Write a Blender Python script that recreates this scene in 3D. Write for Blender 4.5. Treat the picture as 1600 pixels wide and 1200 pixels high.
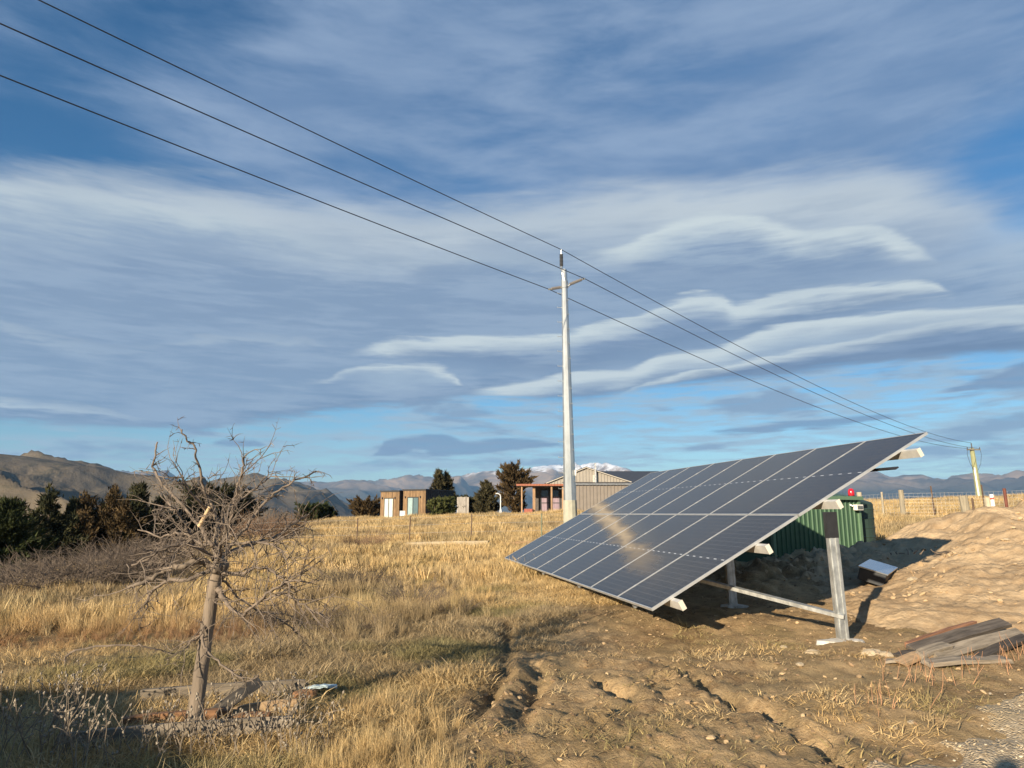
import bpy, math, random
import numpy as np
from mathutils import Vector, Matrix, Euler

scene = bpy.context.scene
for o in list(bpy.data.objects):
    bpy.data.objects.remove(o)
COL = scene.collection
R = math.radians

# ------------------------------------------------------------------ camera
cam = bpy.data.cameras.new('camera')
cam.sensor_width = 36.0
cam.lens = 24.75
cam.clip_start = 0.05
cam.clip_end = 80000
camo = bpy.data.objects.new('camera', cam)
camo.location = (0, 0, 1.5)
camo.rotation_euler = (R(90 + 10.41), 0, 0)
COL.objects.link(camo)
scene.camera = camo

# ------------------------------------------------------------------ view + sun
EXPO = 1.0
scene.view_settings.view_transform = 'Standard'
scene.view_settings.look = 'None'
scene.view_settings.exposure = EXPO
scene.view_settings.gamma = 1
scene.view_settings.use_curve_mapping = False
SUN_AZ, SUN_EL = 213.0, 16.5          # clockwise from +Y, degrees
sv = Vector((math.sin(R(SUN_AZ)) * math.cos(R(SUN_EL)), math.cos(R(SUN_AZ)) * math.cos(R(SUN_EL)), math.sin(R(SUN_EL))))
sl = bpy.data.lights.new('sun', 'SUN')
sl.energy = 5.0
sl.angle = R(0.53)
sl.color = (1.0, 0.85, 0.645)
so = bpy.data.objects.new('sun', sl)
so.rotation_euler = (-sv).to_track_quat('-Z', 'Y').to_euler()
so.location = (-20, -30, 30)
COL.objects.link(so)

# ------------------------------------------------------------------ world: clear sky + layered cloud
world = bpy.data.worlds.new('World')
scene.world = world
world.use_nodes = True
WT = world.node_tree
WT.nodes.clear()

class S:
    """A shader socket with arithmetic."""
    tree = None
    def __init__(self, s): self.s = s
    @staticmethod
    def math(op, *a, clamp=False):
        n = S.tree.nodes.new('ShaderNodeMath'); n.operation = op; n.use_clamp = clamp
        for i, v in enumerate(a):
            if isinstance(v, S): S.tree.links.new(v.s, n.inputs[i])
            else: n.inputs[i].default_value = v
        return S(n.outputs[0])
    def __add__(a, b): return S.math('ADD', a, b)
    def __radd__(a, b): return S.math('ADD', a, b)
    def __sub__(a, b): return S.math('SUBTRACT', a, b)
    def __rsub__(a, b): return S.math('SUBTRACT', b, a)
    def __mul__(a, b): return S.math('MULTIPLY', a, b)
    def __rmul__(a, b): return S.math('MULTIPLY', a, b)
    def __truediv__(a, b): return S.math('DIVIDE', a, b)
    def __pow__(a, b): return S.math('POWER', a, b)

def smooth(x, lo, hi, a=0.0, b=1.0):
    n = S.tree.nodes.new('ShaderNodeMapRange'); n.interpolation_type = 'SMOOTHSTEP'
    S.tree.links.new(x.s, n.inputs[0])
    n.inputs[1].default_value = lo; n.inputs[2].default_value = hi
    n.inputs[3].default_value = a; n.inputs[4].default_value = b
    return S(n.outputs[0])

def noise_of(vec, scale, detail=4, rough=0.55, dist=0.0):
    n = S.tree.nodes.new('ShaderNodeTexNoise')
    S.tree.links.new(vec, n.inputs['Vector'])
    n.inputs['Scale'].default_value = scale; n.inputs['Detail'].default_value = detail
    n.inputs['Roughness'].default_value = rough; n.inputs['Distortion'].default_value = dist
    return S(n.outputs['Fac'])

def combine(x, y, z):
    n = S.tree.nodes.new('ShaderNodeCombineXYZ')
    for i, v in enumerate((x, y, z)):
        if isinstance(v, S): S.tree.links.new(v.s, n.inputs[i])
        else: n.inputs[i].default_value = v
    return n.outputs[0]

def mixcol(f, a, b):
    n = S.tree.nodes.new('ShaderNodeMix'); n.data_type = 'RGBA'; n.clamp_factor = True
    if isinstance(f, S): S.tree.links.new(f.s, n.inputs[0])
    else: n.inputs[0].default_value = f
    for i, v in ((6, a), (7, b)):
        if isinstance(v, tuple): n.inputs[i].default_value = (*v, 1)
        else: S.tree.links.new(v, n.inputs[i])
    return n.outputs[2]

def build_sky():
    S.tree = WT
    world.cycles.sampling_method = 'MANUAL'; world.cycles.sample_map_resolution = 512
    K = 10.0 / (2 ** EXPO)                  # cloud radiance under a background strength of 0.1
    c = lambda r, g, b: (r * K * 0.93, g * K, b * K)
    tc = WT.nodes.new('ShaderNodeTexCoord').outputs['Generated']
    sep = WT.nodes.new('ShaderNodeSeparateXYZ'); WT.links.new(tc, sep.inputs[0])
    x, y, z = (S(sep.outputs[i]) for i in range(3))
    an = S.math('MULTIPLY_ADD', S.math('ARCTAN2', x, y), 180 / math.pi / 120, 0.5)     # azimuth -60..60 deg -> 0..1
    el = S.math('ARCSINE', z) * (180 / math.pi)
    def stretch(sx, sy, sz):
        n = WT.nodes.new('ShaderNodeVectorMath'); n.operation = 'MULTIPLY'; WT.links.new(tc, n.inputs[0]); n.inputs[1].default_value = (sx, sy, sz); return n.outputs[0]
    n_big = noise_of(stretch(1, 1, 3.2), 2.6, 2, 0.5)
    n_mid = noise_of(stretch(1, 1, 5.5), 6.0, 4, 0.55, 0.25)
    n_fine = noise_of(stretch(1, 1, 10.0), 14.0, 4, 0.6, 0.3)
    mp = WT.nodes.new('ShaderNodeMapping'); WT.links.new(tc, mp.inputs[0]); mp.inputs['Rotation'].default_value = (0.1, 0.5, 0.2); mp.inputs['Scale'].default_value = (1.0, 1.0, 4.5)
    n_cir = noise_of(mp.outputs[0], 4.5, 6, 0.6, 0.2)
    def curve3(*sets):
        """up to three edges (azimuth, elevation) in one node"""
        n = WT.nodes.new('ShaderNodeRGBCurve')
        for cv, pts in zip(n.mapping.curves, sets):
            P = [(0.0, pts[0][1] / 40)] + [((a + 60) / 120, e / 40) for a, e in pts] + [(1.0, pts[-1][1] / 40)]
            while len(cv.points) < len(P): cv.points.new(0.5, 0.5)
            for p, q in zip(cv.points, P): p.location = q; p.handle_type = 'AUTO_CLAMPED'
        n.mapping.update()
        WT.links.new(combine(an, an, an), n.inputs['Color'])
        sp = WT.nodes.new('ShaderNodeSeparateColor'); WT.links.new(n.outputs[0], sp.inputs[0])
        return [S(sp.outputs[i]) for i in range(3)]
    e1 = (el + S.math('MULTIPLY_ADD', n_mid, 3.6, -1.8) + S.math('MULTIPLY_ADD', n_fine, 1.6, -0.8)) / 40.0     # ragged
    e2 = (el + S.math('MULTIPLY_ADD', n_mid, 0.9, -0.45) + S.math('MULTIPLY_ADD', n_fine, 0.9, -0.45)) / 40.0  # smooth-edged
    e3 = (el + S.math('MULTIPLY_ADD', n_mid, 2.0, -1.0) + S.math('MULTIPLY_ADD', n_fine, 1.3, -0.65)) / 40.0
    thin = S.math('MULTIPLY_ADD', n_mid, 1.7, 0.05, clamp=True)
    sky = WT.nodes.new('ShaderNodeTexSky')
    sky.sky_type = 'NISHITA'; sky.sun_disc = False
    sky.sun_elevation = R(SUN_EL); sky.sun_rotation = R(SUN_AZ)
    sky.altitude = 400; sky.air_density = 1.0; sky.dust_density = 0.2; sky.ozone_density = 1.8
    hs = WT.nodes.new('ShaderNodeHueSaturation'); hs.inputs['Saturation'].default_value = 1.22; hs.inputs['Value'].default_value = 0.585
    tn = WT.nodes.new('ShaderNodeVectorMath'); tn.operation = 'MULTIPLY'; tn.inputs[1].default_value = (0.80, 0.93, 1.04)
    WT.links.new(sky.outputs[0], tn.inputs[0]); WT.links.new(tn.outputs[0], hs.inputs['Color']); col = hs.outputs[0]
    # high thin veil with a clear gap upper left and one at the right
    dA = S.math('MULTIPLY_ADD', an, 120.0, -60.0)
    gapl = smooth(S.math('MULTIPLY_ADD', dA, -0.05, -0.35) + el * 0.055, 1.9, 3.3)
    gapr = smooth(dA, 26.0, 40.0) * smooth(el, 14.0, 19.0) * smooth(el, 29.0, 24.0)
    cov = S.math('MULTIPLY_ADD', n_big, 0.75, 0.06) + n_cir * 0.45 - gapl * 0.25 - gapr * 0.26
    veil = smooth(cov, 0.34, 0.66) * smooth(el, 8.0, 15.0) * smooth(el, 62.0, 36.0)
    col = mixcol(veil * 0.86, col, mixcol(smooth(n_cir, 0.30, 0.72), c(0.185, 0.275, 0.46), c(0.32, 0.405, 0.58)))
    # low streaks over the horizon
    low = smooth(el, 0.0, 1.5) * smooth(el, 15.0, 9.0)
    col = mixcol(smooth(n_fine * 0.6 + n_mid * 0.4, 0.40, 0.58) * low * 0.80, col, c(0.43, 0.51, 0.615))
    col = mixcol(smooth(n_mid, 0.52, 0.64) * low * 0.65, col, c(0.21, 0.295, 0.455))
    WHITE, GREY, DARK = c(0.68, 0.71, 0.735), c(0.285, 0.36, 0.51), c(0.175, 0.245, 0.39)
    LIGHT = c(0.40, 0.475, 0.595)
    tex = smooth(n_fine * 0.5 + n_mid * 0.5, 0.40, 0.60, 0.0, 0.75)
    def layer(col, T, B, e, wt, wb, alpha, body, low_, edge, ew, eamt, streak=LIGHT, am=None):
        dt, db = T - e, e - B
        a = smooth(dt, 0.0, wt / 40) * smooth(db, 0.0, wb / 40, 0.0, alpha)
        if am is not None: a = a * am
        base = mixcol(tex, mixcol(smooth(db, 0.0, wb * 2.5 / 40), low_, body), streak)
        base = mixcol(smooth(db, 0.0, wb * 1.6 / 40), low_, base)
        lit = smooth(dt, 0.0, ew / 40, eamt, 0.0) * S.math('MULTIPLY_ADD', n_big, 1.5, 0.15)
        return mixcol(a, col, mixcol(lit, base, edge))
    bT, bB, sT = curve3(
        [(-60, 23), (-44.5, 22.6), (-38, 23.6), (-30.4, 25.2), (-21.3, 25.6), (-11, 25.4), (0, 26.4), (5.6, 26.8), (11.1, 27), (21.5, 26.6), (28.4, 25.7), (34.5, 23.2), (38.1, 21), (60, 22)],
        [(-60, 7), (-42.3, 4.2), (-36.1, 5.3), (-28.7, 5.5), (-21, 6.2), (-12.4, 7.6), (-5.3, 9), (0, 9.4), (10, 10.2), (20, 11.2), (30, 12), (38, 12.5), (60, 7)],
        [(-60, 15), (-44, 17.5), (-36, 20.0), (-25, 20.5), (-12, 18.0), (0, 16), (8, 13), (60, 13)])
    col = layer(col, bT, bB, e1, 3.6, 1.0, 0.95, c(0.255, 0.33, 0.475), c(0.18, 0.25, 0.395), c(0.64, 0.66, 0.70), 8.5, 1.4, c(0.35, 0.425, 0.565), 1.0 - gapr * 0.55)
    gT, gB, hT = curve3(      # white shelves inside the bank: one across the left, thinner ones lower down
        [(-60, 18.5), (-44, 20.6), (-36, 22.4), (-27, 23.2), (-18, 21.8), (-10, 20.6), (-3, 21.2), (3, 20.8), (9, 17), (60, 18.5)],
        [(-60, 15.5), (-44, 15.5), (-36, 15.8), (-27, 17.5), (-18, 18.4), (-10, 18.6), (-3, 18.4), (3, 18.2), (9, 17), (60, 15.5)],
        [(-60, 12), (-40, 12.6), (-30, 11.8), (-24, 13.6), (-18, 14.0), (-12, 12.4), (60, 12)])
    col = layer(col, gT, gB, e1, 1.6, 2.6, 0.78, c(0.36, 0.435, 0.56), c(0.29, 0.37, 0.52), c(0.63, 0.665, 0.70), 3.0, 1.1, c(0.46, 0.52, 0.61))
    hB, _, _ = curve3([(-60, 12), (-40, 10.8), (-30, 10.9), (-24, 12.2), (-18, 12.6), (-12, 12.4), (60, 12)], [(-60, 5), (60, 5)], [(-60, 5), (60, 5)])
    col = layer(col, hT, hB, e1, 0.8, 1.0, 0.6, c(0.36, 0.435, 0.56), c(0.29, 0.37, 0.52), c(0.56, 0.60, 0.66), 1.6, 1.0, c(0.42, 0.49, 0.59))
    l2T, l2B, l5T = curve3(
        [(2.2, 20.3), (5.5, 21.03), (8.7, 21.59), (12, 22.67), (14.1, 23.26), (16.7, 23.48), (19.7, 22.94), (21.6, 22.12), (23.9, 21.32), (27.5, 21.19), (30, 19.93), (31.9, 18.46), (33.8, 16.8)],
        [(2.2, 20.3), (5.5, 19.9), (10.8, 18), (15.9, 16.8), (23.1, 16.3), (29.8, 16.6), (33.8, 16.8)],
        [(-55, 6.6), (-42.7, 7.3), (-36.4, 7.5), (-30.9, 7.3), (-28, 7.1), (-24, 6.8), (-20, 9), (-18.4, 9.6), (-15, 10.3), (-13.6, 11.3), (-11.6, 11.95), (-8.5, 12.2), (-6.4, 12.05), (-4.8, 11.4), (-3.2, 10.3)])
    col = layer(col, l2T, l2B, e3, 0.7, 2.6, 0.97, GREY, c(0.22, 0.295, 0.45), WHITE, 3.0, 1.3, LIGHT, thin)
    l3T, l3B, l5B = curve3(
        [(-15.6, 12.3), (-10.6, 13.72), (-5.4, 14.51), (0, 14.83), (5.4, 15.28), (9.6, 15.81), (12.8, 16.75), (15.9, 17.3), (17.4, 17.0), (18.3, 16.4), (23.1, 16.71), (27.6, 16.87), (31.7, 16.36), (34.3, 14.6)],
        [(-15.6, 12.3), (-5.3, 11.4), (2.7, 10.8), (7.9, 11.4), (13.2, 12.3), (20.6, 13.2), (27.4, 14.1), (34.3, 14.6)],
        [(-55, 6.6), (-42.5, 6.2), (-36.2, 6.5), (-28.8, 6.6), (-24, 6.8), (-20, 9), (-18.4, 9.6), (-15, 9.4), (-10.5, 9.3), (-6.3, 9.7), (-3.2, 10.3)])
    col = layer(col, l3T, l3B, e3, 0.6, 1.2, 0.97, c(0.25, 0.32, 0.47), c(0.18, 0.25, 0.395), WHITE, 2.4, 1.35, c(0.33, 0.40, 0.53), S.math('MULTIPLY_ADD', thin, 0.5, 0.5))
    l4T, l4B, l4b = curve3(
        [(-6.3, 9.9), (0, 10.57), (5.3, 11.51), (9.5, 11.71), (12.6, 12.61), (16.6, 12.99), (20.6, 14.17), (24.3, 14.52), (29.5, 14.4), (33.5, 14.26), (37.1, 13.83), (43.4, 12.83), (52, 9.8)],
        [(-6.3, 9.9), (0, 9), (5.3, 8.7), (10.5, 9.5), (15.5, 9.9), (20.3, 10.1), (24.9, 10.4), (29.2, 10.6), (33.1, 10.4), (36.7, 10.2), (43, 9.5), (52, 9.8)],
        [(6, 8.6), (10.5, 10.3), (15.6, 11.3), (20.5, 12.1), (25.1, 12.6), (29.3, 12.9), (32.6, 13.2), (35.2, 13.1), (37, 12.8), (43.3, 11.7), (52, 9.8)])
    col = layer(col, l4T, l4B, e2, 0.4, 0.8, 0.98, c(0.34, 0.405, 0.53), DARK, WHITE, 2.0, 1.4)
    col = layer(col, l4b, l4B, e2, 0.3, 0.9, 0.97, c(0.19, 0.262, 0.41), c(0.15, 0.215, 0.355), WHITE, 1.1, 1.2, c(0.24, 0.315, 0.47))
    col = layer(col, l5T, l5B, e3, 0.5, 0.6, 0.92, LIGHT, GREY, WHITE, 1.2, 1.35, LIGHT, thin)
    dT, dB, _ = curve3(
        [(-24, 5.0), (-22.3, 5.55), (-20.5, 5.65), (-18.5, 5.2), (-12.2, 4.4), (-10.8, 5.2), (-10.3, 5.8), (-8.3, 6.25), (-5.7, 6.4), (-3.6, 5.9), (-1, 6.15), (3.1, 5.9), (5.4, 5.4), (13.5, 5.9), (18.2, 6.7), (22.8, 7.1), (27.5, 7.1), (30.2, 6.9), (31, 8.2), (34.5, 9.3), (36.7, 9.9), (42, 9.6), (50, 8)],
        [(-24, 5.0), (-21.8, 4.8), (-20, 4.8), (-18.5, 5.2), (-12.2, 4.4), (-9.3, 4.5), (-7.8, 5.0), (-5.7, 4.5), (-3.1, 4.6), (0, 5.0), (3.1, 5.2), (5.4, 5.4), (13.5, 5.9), (18.2, 5.9), (22.3, 6.0), (25.4, 6.1), (27.5, 6.4), (30.2, 6.9), (31, 8.2), (36.5, 8.1), (42, 8), (50, 8)],
        [(-60, 5), (60, 5)])
    col = layer(col, dT, dB, e2, 0.35, 0.3, 0.8, c(0.18, 0.26, 0.42), c(0.18, 0.26, 0.42), GREY, 0.4, 0.5, c(0.22, 0.30, 0.46))
    bg = WT.nodes.new('ShaderNodeBackground'); bg.inputs['Strength'].default_value = 0.1
    WT.links.new(col, bg.inputs['Color'])
    out = WT.nodes.new('ShaderNodeOutputWorld'); WT.links.new(bg.outputs[0], out.inputs['Surface'])
build_sky()
scene.cycles.max_bounces = 5
scene.cycles.diffuse_bounces = 2
scene.cycles.glossy_bounces = 3
scene.cycles.transmission_bounces = 4
scene.cycles.transparent_max_bounces = 8

# ------------------------------------------------------------------ helpers
def tag(o, label=None, cat=None, group=None, kind=None):
    if label: o['label'] = label
    if cat: o['category'] = cat
    if group: o['group'] = group
    if kind: o['kind'] = kind
    return o

def empty(name, loc, rz=0.0, label=None, cat=None, group=None):
    o = bpy.data.objects.new(name, None)
    o.empty_display_size = 0.2
    o.location = loc; o.rotation_euler = (0, 0, rz)
    COL.objects.link(o)
    return tag(o, label, cat, group)

def mesh_np(name, verts, faces, mat=None, smooth_shade=False):
    """verts (n,3) array; faces list of index arrays of one size, or a list of lists"""
    me = bpy.data.meshes.new(name)
    V = np.asarray(verts, dtype=np.float32)
    if isinstance(faces, np.ndarray):
        k = faces.shape[1]
        me.vertices.add(len(V)); me.vertices.foreach_set('co', V.ravel())
        me.loops.add(faces.size); me.loops.foreach_set('vertex_index', faces.astype(np.int32).ravel())
        me.polygons.add(len(faces)); me.polygons.foreach_set('loop_start', np.arange(0, faces.size, k, dtype=np.int32))
        me.update(calc_edges=True)
    else:
        me.from_pydata(V.tolist(), [], faces); me.update()
    if mat: me.materials.append(mat)
    me.polygons.foreach_set('use_smooth', np.full(len(me.polygons), smooth_shade))
    return me

def link(name, me, parent=None, loc=(0, 0, 0), rot=(0, 0, 0)):
    o = bpy.data.objects.new(name, me)
    o.location = loc; o.rotation_euler = rot
    if parent is not None: o.parent = parent
    COL.objects.link(o)
    return o

def copy_tree(o, parent=None):
    c = o.copy(); COL.objects.link(c); c.parent = parent
    for ch in list(o.children): copy_tree(ch, c)
    return c

class MB:
    def __init__(self): self.v = []; self.f = []
    def add(self, vs, fs):
        n = len(self.v); self.v += [tuple(v) for v in vs]; self.f += [[i + n for i in f] for f in fs]
        return self
    def box(self, x0, x1, y0, y1, z0, z1, M=None):
        vs = [Vector((x, y, z)) for z in (z0, z1) for y in (y0, y1) for x in (x0, x1)]
        if M is not None: vs = [M @ v for v in vs]
        return self.add(vs, [[0, 2, 3, 1], [4, 5, 7, 6], [0, 1, 5, 4], [2, 6, 7, 3], [0, 4, 6, 2], [1, 3, 7, 5]])
    def bar(self, a, b, w, h, up=(0, 0, 1)):
        a, b = Vector(a), Vector(b); d = (b - a); L = d.length; d.normalize()
        s = d.cross(Vector(up)).normalized(); t = s.cross(d)
        M = Matrix((( *d, 0), (*s, 0), (*t, 0), (0, 0, 0, 1))).transposed(); M.translation = a
        return self.box(0, L, -w / 2, w / 2, -h / 2, h / 2, M)
    def tube(self, pts, rad, sides=6, cap=True):
        pts = [Vector(p) for p in pts]; n = len(pts)
        if not hasattr(rad, '__len__'): rad = [rad] * n
        ref = Vector((0.3, 0.9, 0.31)); rings = []
        for i, p in enumerate(pts):
            d = (pts[min(i + 1, n - 1)] - pts[max(i - 1, 0)]).normalized()
            s = d.cross(ref)
            if s.length < 1e-3: s = d.cross(Vector((1, 0, 0)))
            s.normalize(); t = d.cross(s)
            rings.append([p + (s * math.cos(2 * math.pi * k / sides) + t * math.sin(2 * math.pi * k / sides)) * rad[i] for k in range(sides)])
        vs = [v for r in rings for v in r]; fs = []
        for i in range(n - 1):
            for k in range(sides):
                a, b = i * sides + k, i * sides + (k + 1) % sides
                fs.append([a, b, b + sides, a + sides])
        if cap: fs += [list(range(sides))[::-1], [(n - 1) * sides + k for k in range(sides)]]
        return self.add(vs, fs)
    def mesh(self, name, mat, sm=False):
        me = bpy.data.meshes.new(name); me.from_pydata(self.v, [], self.f); me.update()
        if mat: me.materials.append(mat)
        if sm: me.polygons.foreach_set('use_smooth', [True] * len(me.polygons))
        return me
    def build(self, name, mat, parent=None, loc=(0, 0, 0), rot=(0, 0, 0), sm=False, bev=0):
        o = link(name, self.mesh(name, mat, sm), parent, loc, rot)
        if bev:
            m = o.modifiers.new('bevel', 'BEVEL'); m.width = bev; m.segments = 1; m.limit_method = 'ANGLE'
        return o

# vectorised gradient noise
def _hash(ix, iy, iz, seed):
    h = (ix.astype(np.int64) * 374761393 + iy.astype(np.int64) * 668265263 + iz * 1274126177 + seed * 982451653) & 0xffffffff
    h = ((h ^ (h >> 13)) * 1274126177) & 0xffffffff
    return h ^ (h >> 16)
def noise2(x, y, seed=0):
    x0, y0 = np.floor(x), np.floor(y); fx, fy = x - x0, y - y0
    ux, uy = fx * fx * fx * (fx * (fx * 6 - 15) + 10), fy * fy * fy * (fy * (fy * 6 - 15) + 10)
    def g(i, j):
        a = _hash(x0 + i, y0 + j, 0, seed) / 4294967296.0 * 2 * np.pi
        return np.cos(a) * (fx - i) + np.sin(a) * (fy - j)
    a, b = g(0, 0) + ux * (g(1, 0) - g(0, 0)), g(0, 1) + ux * (g(1, 1) - g(0, 1))
    return (a + uy * (b - a)) * 1.5
def fbm(x, y, octv=4, seed=0, gain=0.5):
    s = 0; a = 1.0
    for k in range(octv):
        s = s + a * noise2(x * 2 ** k + 17.3 * k, y * 2 ** k - 9.1 * k, seed + k); a *= gain
    return s
def sst(x, lo, hi):
    t = np.clip((x - lo) / (hi - lo), 0, 1); return t * t * (3 - 2 * t)

# ------------------------------------------------------------------ materials
MATS = {}
def newmat(name):
    m = bpy.data.materials.new(name); m.use_nodes = True
    t = m.node_tree; S.tree = t
    return m, t, t.nodes['Principled BSDF']
def obj_coord(t, kind='Object'): return t.nodes.new('ShaderNodeTexCoord').outputs[kind]
def scaled(t, vec, s):
    n = t.nodes.new('ShaderNodeMapping'); n.inputs['Scale'].default_value = s; t.links.new(vec, n.inputs[0]); return n.outputs[0]
def bump(t, p, fac, strength, dist=0.02):
    n = t.nodes.new('ShaderNodeBump'); n.inputs['Strength'].default_value = strength; n.inputs['Distance'].default_value = dist
    t.links.new(fac.s, n.inputs['Height']); t.links.new(n.outputs[0], p.inputs['Normal'])
def simple(name, col, rough=0.6, metal=0.0, var=0.25, scale=8, stretch=(1, 1, 1), bmp=0.0, spec=None, bscale=None):
    if name in MATS: return MATS[name]
    m, t, p = newmat(name)
    v = scaled(t, obj_coord(t), stretch)
    n = noise_of(v, scale, 5, 0.6)
    lo = tuple(c * (1 - var) for c in col); hi = tuple(min(1, c * (1 + var)) for c in col)
    t.links.new(mixcol(smooth(n, 0.3, 0.7), lo, hi), p.inputs['Base Color'])
    p.inputs['Roughness'].default_value = rough; p.inputs['Metallic'].default_value = metal
    if spec is not None: p.inputs['Specular IOR Level'].default_value = spec
    if bmp: bump(t, p, noise_of(v, bscale or scale * 3, 4, 0.6), bmp)
    MATS[name] = m
    return m
def wood(name, col, dark=0.45, rough=0.8, grain=(1.5, 22, 22)):
    """grain along local X"""
    if name in MATS: return MATS[name]
    m, t, p = newmat(name)
    oi = t.nodes.new('ShaderNodeObjectInfo')
    oc = obj_coord(t)
    ad = t.nodes.new('ShaderNodeVectorMath'); ad.operation = 'ADD'
    t.links.new(oc, ad.inputs[0]); t.links.new(combine(S(oi.outputs['Random']) * 30.0, S(oi.outputs['Random']) * 11.0, 0.0), ad.inputs[1])
    n = noise_of(scaled(t, ad.outputs[0], grain), 1.6, 6, 0.65, 0.3)
    n2 = noise_of(ad.outputs[0], 3.0, 3, 0.5)
    d = tuple(c * dark for c in col)
    k = smooth(n * 0.75 + n2 * 0.25, 0.33, 0.66)
    c0 = mixcol(k, d, col)
    hv = t.nodes.new('ShaderNodeHueSaturation'); t.links.new(c0, hv.inputs['Color'])
    t.links.new((S(oi.outputs['Random']) * 0.5 + 0.75).s, hv.inputs['Value'])
    t.links.new(hv.outputs[0], p.inputs['Base Color'])
    p.inputs['Roughness'].default_value = rough
    p.inputs['Specular IOR Level'].default_value = 0.25
    bump(t, p, n, 0.5, 0.006)
    MATS[name] = m
    return m
# ------------------------------------------------------------------ the lie of the land
YS = [-400, 0, 3, 9, 16, 24, 35, 48, 60, 70, 85, 100, 130, 180, 400]
AS = [0.0, 0.0, 0.0, 0.04, 0.22, 0.45, 0.75, 1.10, 1.38, 1.32, 1.15, 0.8, -0.6, -3.0, -10]
BS = [0.0, 0.0, 0.0, 0.016, 0.027, 0.034, 0.038, 0.036, 0.032, 0.03, 0.025, 0.02, 0.01, 0.0, 0.0]
def land(x, y):
    """broad shape of the ground, no small relief"""
    x = np.asarray(x, float); y = np.asarray(y, float)
    h = np.interp(y, YS, AS) + np.interp(y, YS, BS) * np.clip(x, -25, 45)
    s = np.maximum(0, -x - 7.6 - 0.115 * np.clip(y, 0, 110))
    h = h - np.minimum(0.085 * s ** 1.25, 40)
    r = np.hypot(x, y); t = sst(r, 110, 900)
    return h * (1 - t) - 58 * t
def line_x(y): return np.interp(y, [0, 3, 5, 7, 9, 12, 16, 20, 24], [-0.9, -0.7, -0.9, -0.5, 0.2, 0.9, 2.4, 4.5, 7.5])
def dirt_mask(x, y):
    n = fbm(x * 0.9, y * 0.9, 4, 11)
    d = sst(x - line_x(y) + n * 0.9, -0.5, 0.9) * (1 - sst(y + n * 1.2, 17.5, 20.5)) * sst(y, 1, 3)
    return d * (1 - sst(x, 15, 22))
def trod_mask(x, y):
    """worn, short turf either side of the bare soil"""
    n = fbm(x * 0.5 + 3, y * 0.5, 3, 23)
    return sst(x - line_x(y) + n * 1.1 + 1.3 * (1 - sst(y, 7.5, 9.5)), -2.6, -0.6) * (1 - sst(y + n, 13, 17))
def seg_d(x, y, pts):
    d = np.full(np.shape(x), 1e9)
    for (ax, ay), (bx, by) in zip(pts[:-1], pts[1:]):
        dx, dy = bx - ax, by - ay
        t = np.clip(((x - ax) * dx + (y - ay) * dy) / (dx * dx + dy * dy), 0, 1)
        d = np.minimum(d, np.hypot(x - ax - t * dx, y - ay - t * dy))
    return d
RUTS = [[(-0.02, 9.6), (-0.05, 8.6), (-0.10, 7.2), (-0.06, 6.6)], [(-0.16, 6.7), (-0.22, 6.0), (-0.30, 5.5)],
        [(0.20, 7.2), (0.24, 6.6), (0.08, 5.7), (0.02, 5.2)], [(0.75, 6.7), (0.95, 5.9)], [(1.45, 7.4), (1.62, 6.5), (1.75, 5.6)], [(1.9, 5.6), (2.0, 4.9), (1.95, 4.4)]]
CLODS = [(0.62, 5.45, 0.20, 0.12), (0.50, 5.15, 0.22, 0.07), (1.32, 6.35, 0.42, 0.15), (1.62, 6.95, 0.36, 0.12), (1.15, 5.4, 0.35, 0.08), (2.6, 7.4, 0.6, 0.05),
         (0.9, 7.6, 0.5, 0.05), (1.5, 5.1, 0.25, 0.09), (1.9, 9.9, 0.8, 0.06), (4.9, 10.3, 0.7, 0.08), (2.9, 9.4, 0.5, 0.05), (1.0, 4.9, 0.2, 0.07)]
HEAPS = [(5.6, 13.9, 1.2, 0.42), (4.2, 13.0, 1.0, 0.30), (7.0, 14.6, 0.9, 0.25)]
def ground(x, y):
    x = np.asarray(x, float); y = np.asarray(y, float)
    h = land(x, y); r = np.hypot(x, y)
    d = dirt_mask(x, y)
    near = 1 - sst(r, 25, 60)
    h = h + near * (0.05 * fbm(x * 0.45, y * 0.45, 3, 3) + 0.022 * fbm(x * 2.1, y * 2.1, 3, 5))
    h = h + (1 - near) * (1 - sst(r, 80, 200)) * 0.12 * fbm(x * 0.15, y * 0.15, 3, 6)
    h = h + d * (1 - sst(r, 12, 20)) * (0.020 * fbm(x * 4.5, y * 4.5, 4, 7, 0.62) + 0.012 * np.abs(fbm(x * 9, y * 6, 3, 8)))
    for pts in RUTS:
        q = seg_d(x + 0.05 * fbm(x * 6, y * 6, 2, 31), y, pts)
        h = h - 0.085 * np.exp(-(q / 0.075) ** 2) * (0.5 + 0.9 * sst(fbm(x * 3, y * 3, 2, 33), -0.3, 0.3)) + 0.022 * np.exp(-((q - 0.17) / 0.08) ** 2)
    for cx, cy, s, a in CLODS:
        h = h + 0.5 * a * np.exp(-((x - cx) ** 2 + (y - cy) ** 2) / (s * s)) * (0.5 + 1.0 * np.abs(fbm(x * 6.5, y * 6.5, 4, 41)))
    for cx, cy, s, a in HEAPS:
        h = h + a * np.exp(-((x - cx) ** 2 + (y - cy) ** 2) / (s * s)) * (0.75 + 0.5 * fbm(x * 3, y * 3, 4, 43))
    return h
def gz(x, y): return float(ground(np.array([x]), np.array([y]))[0])

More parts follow.
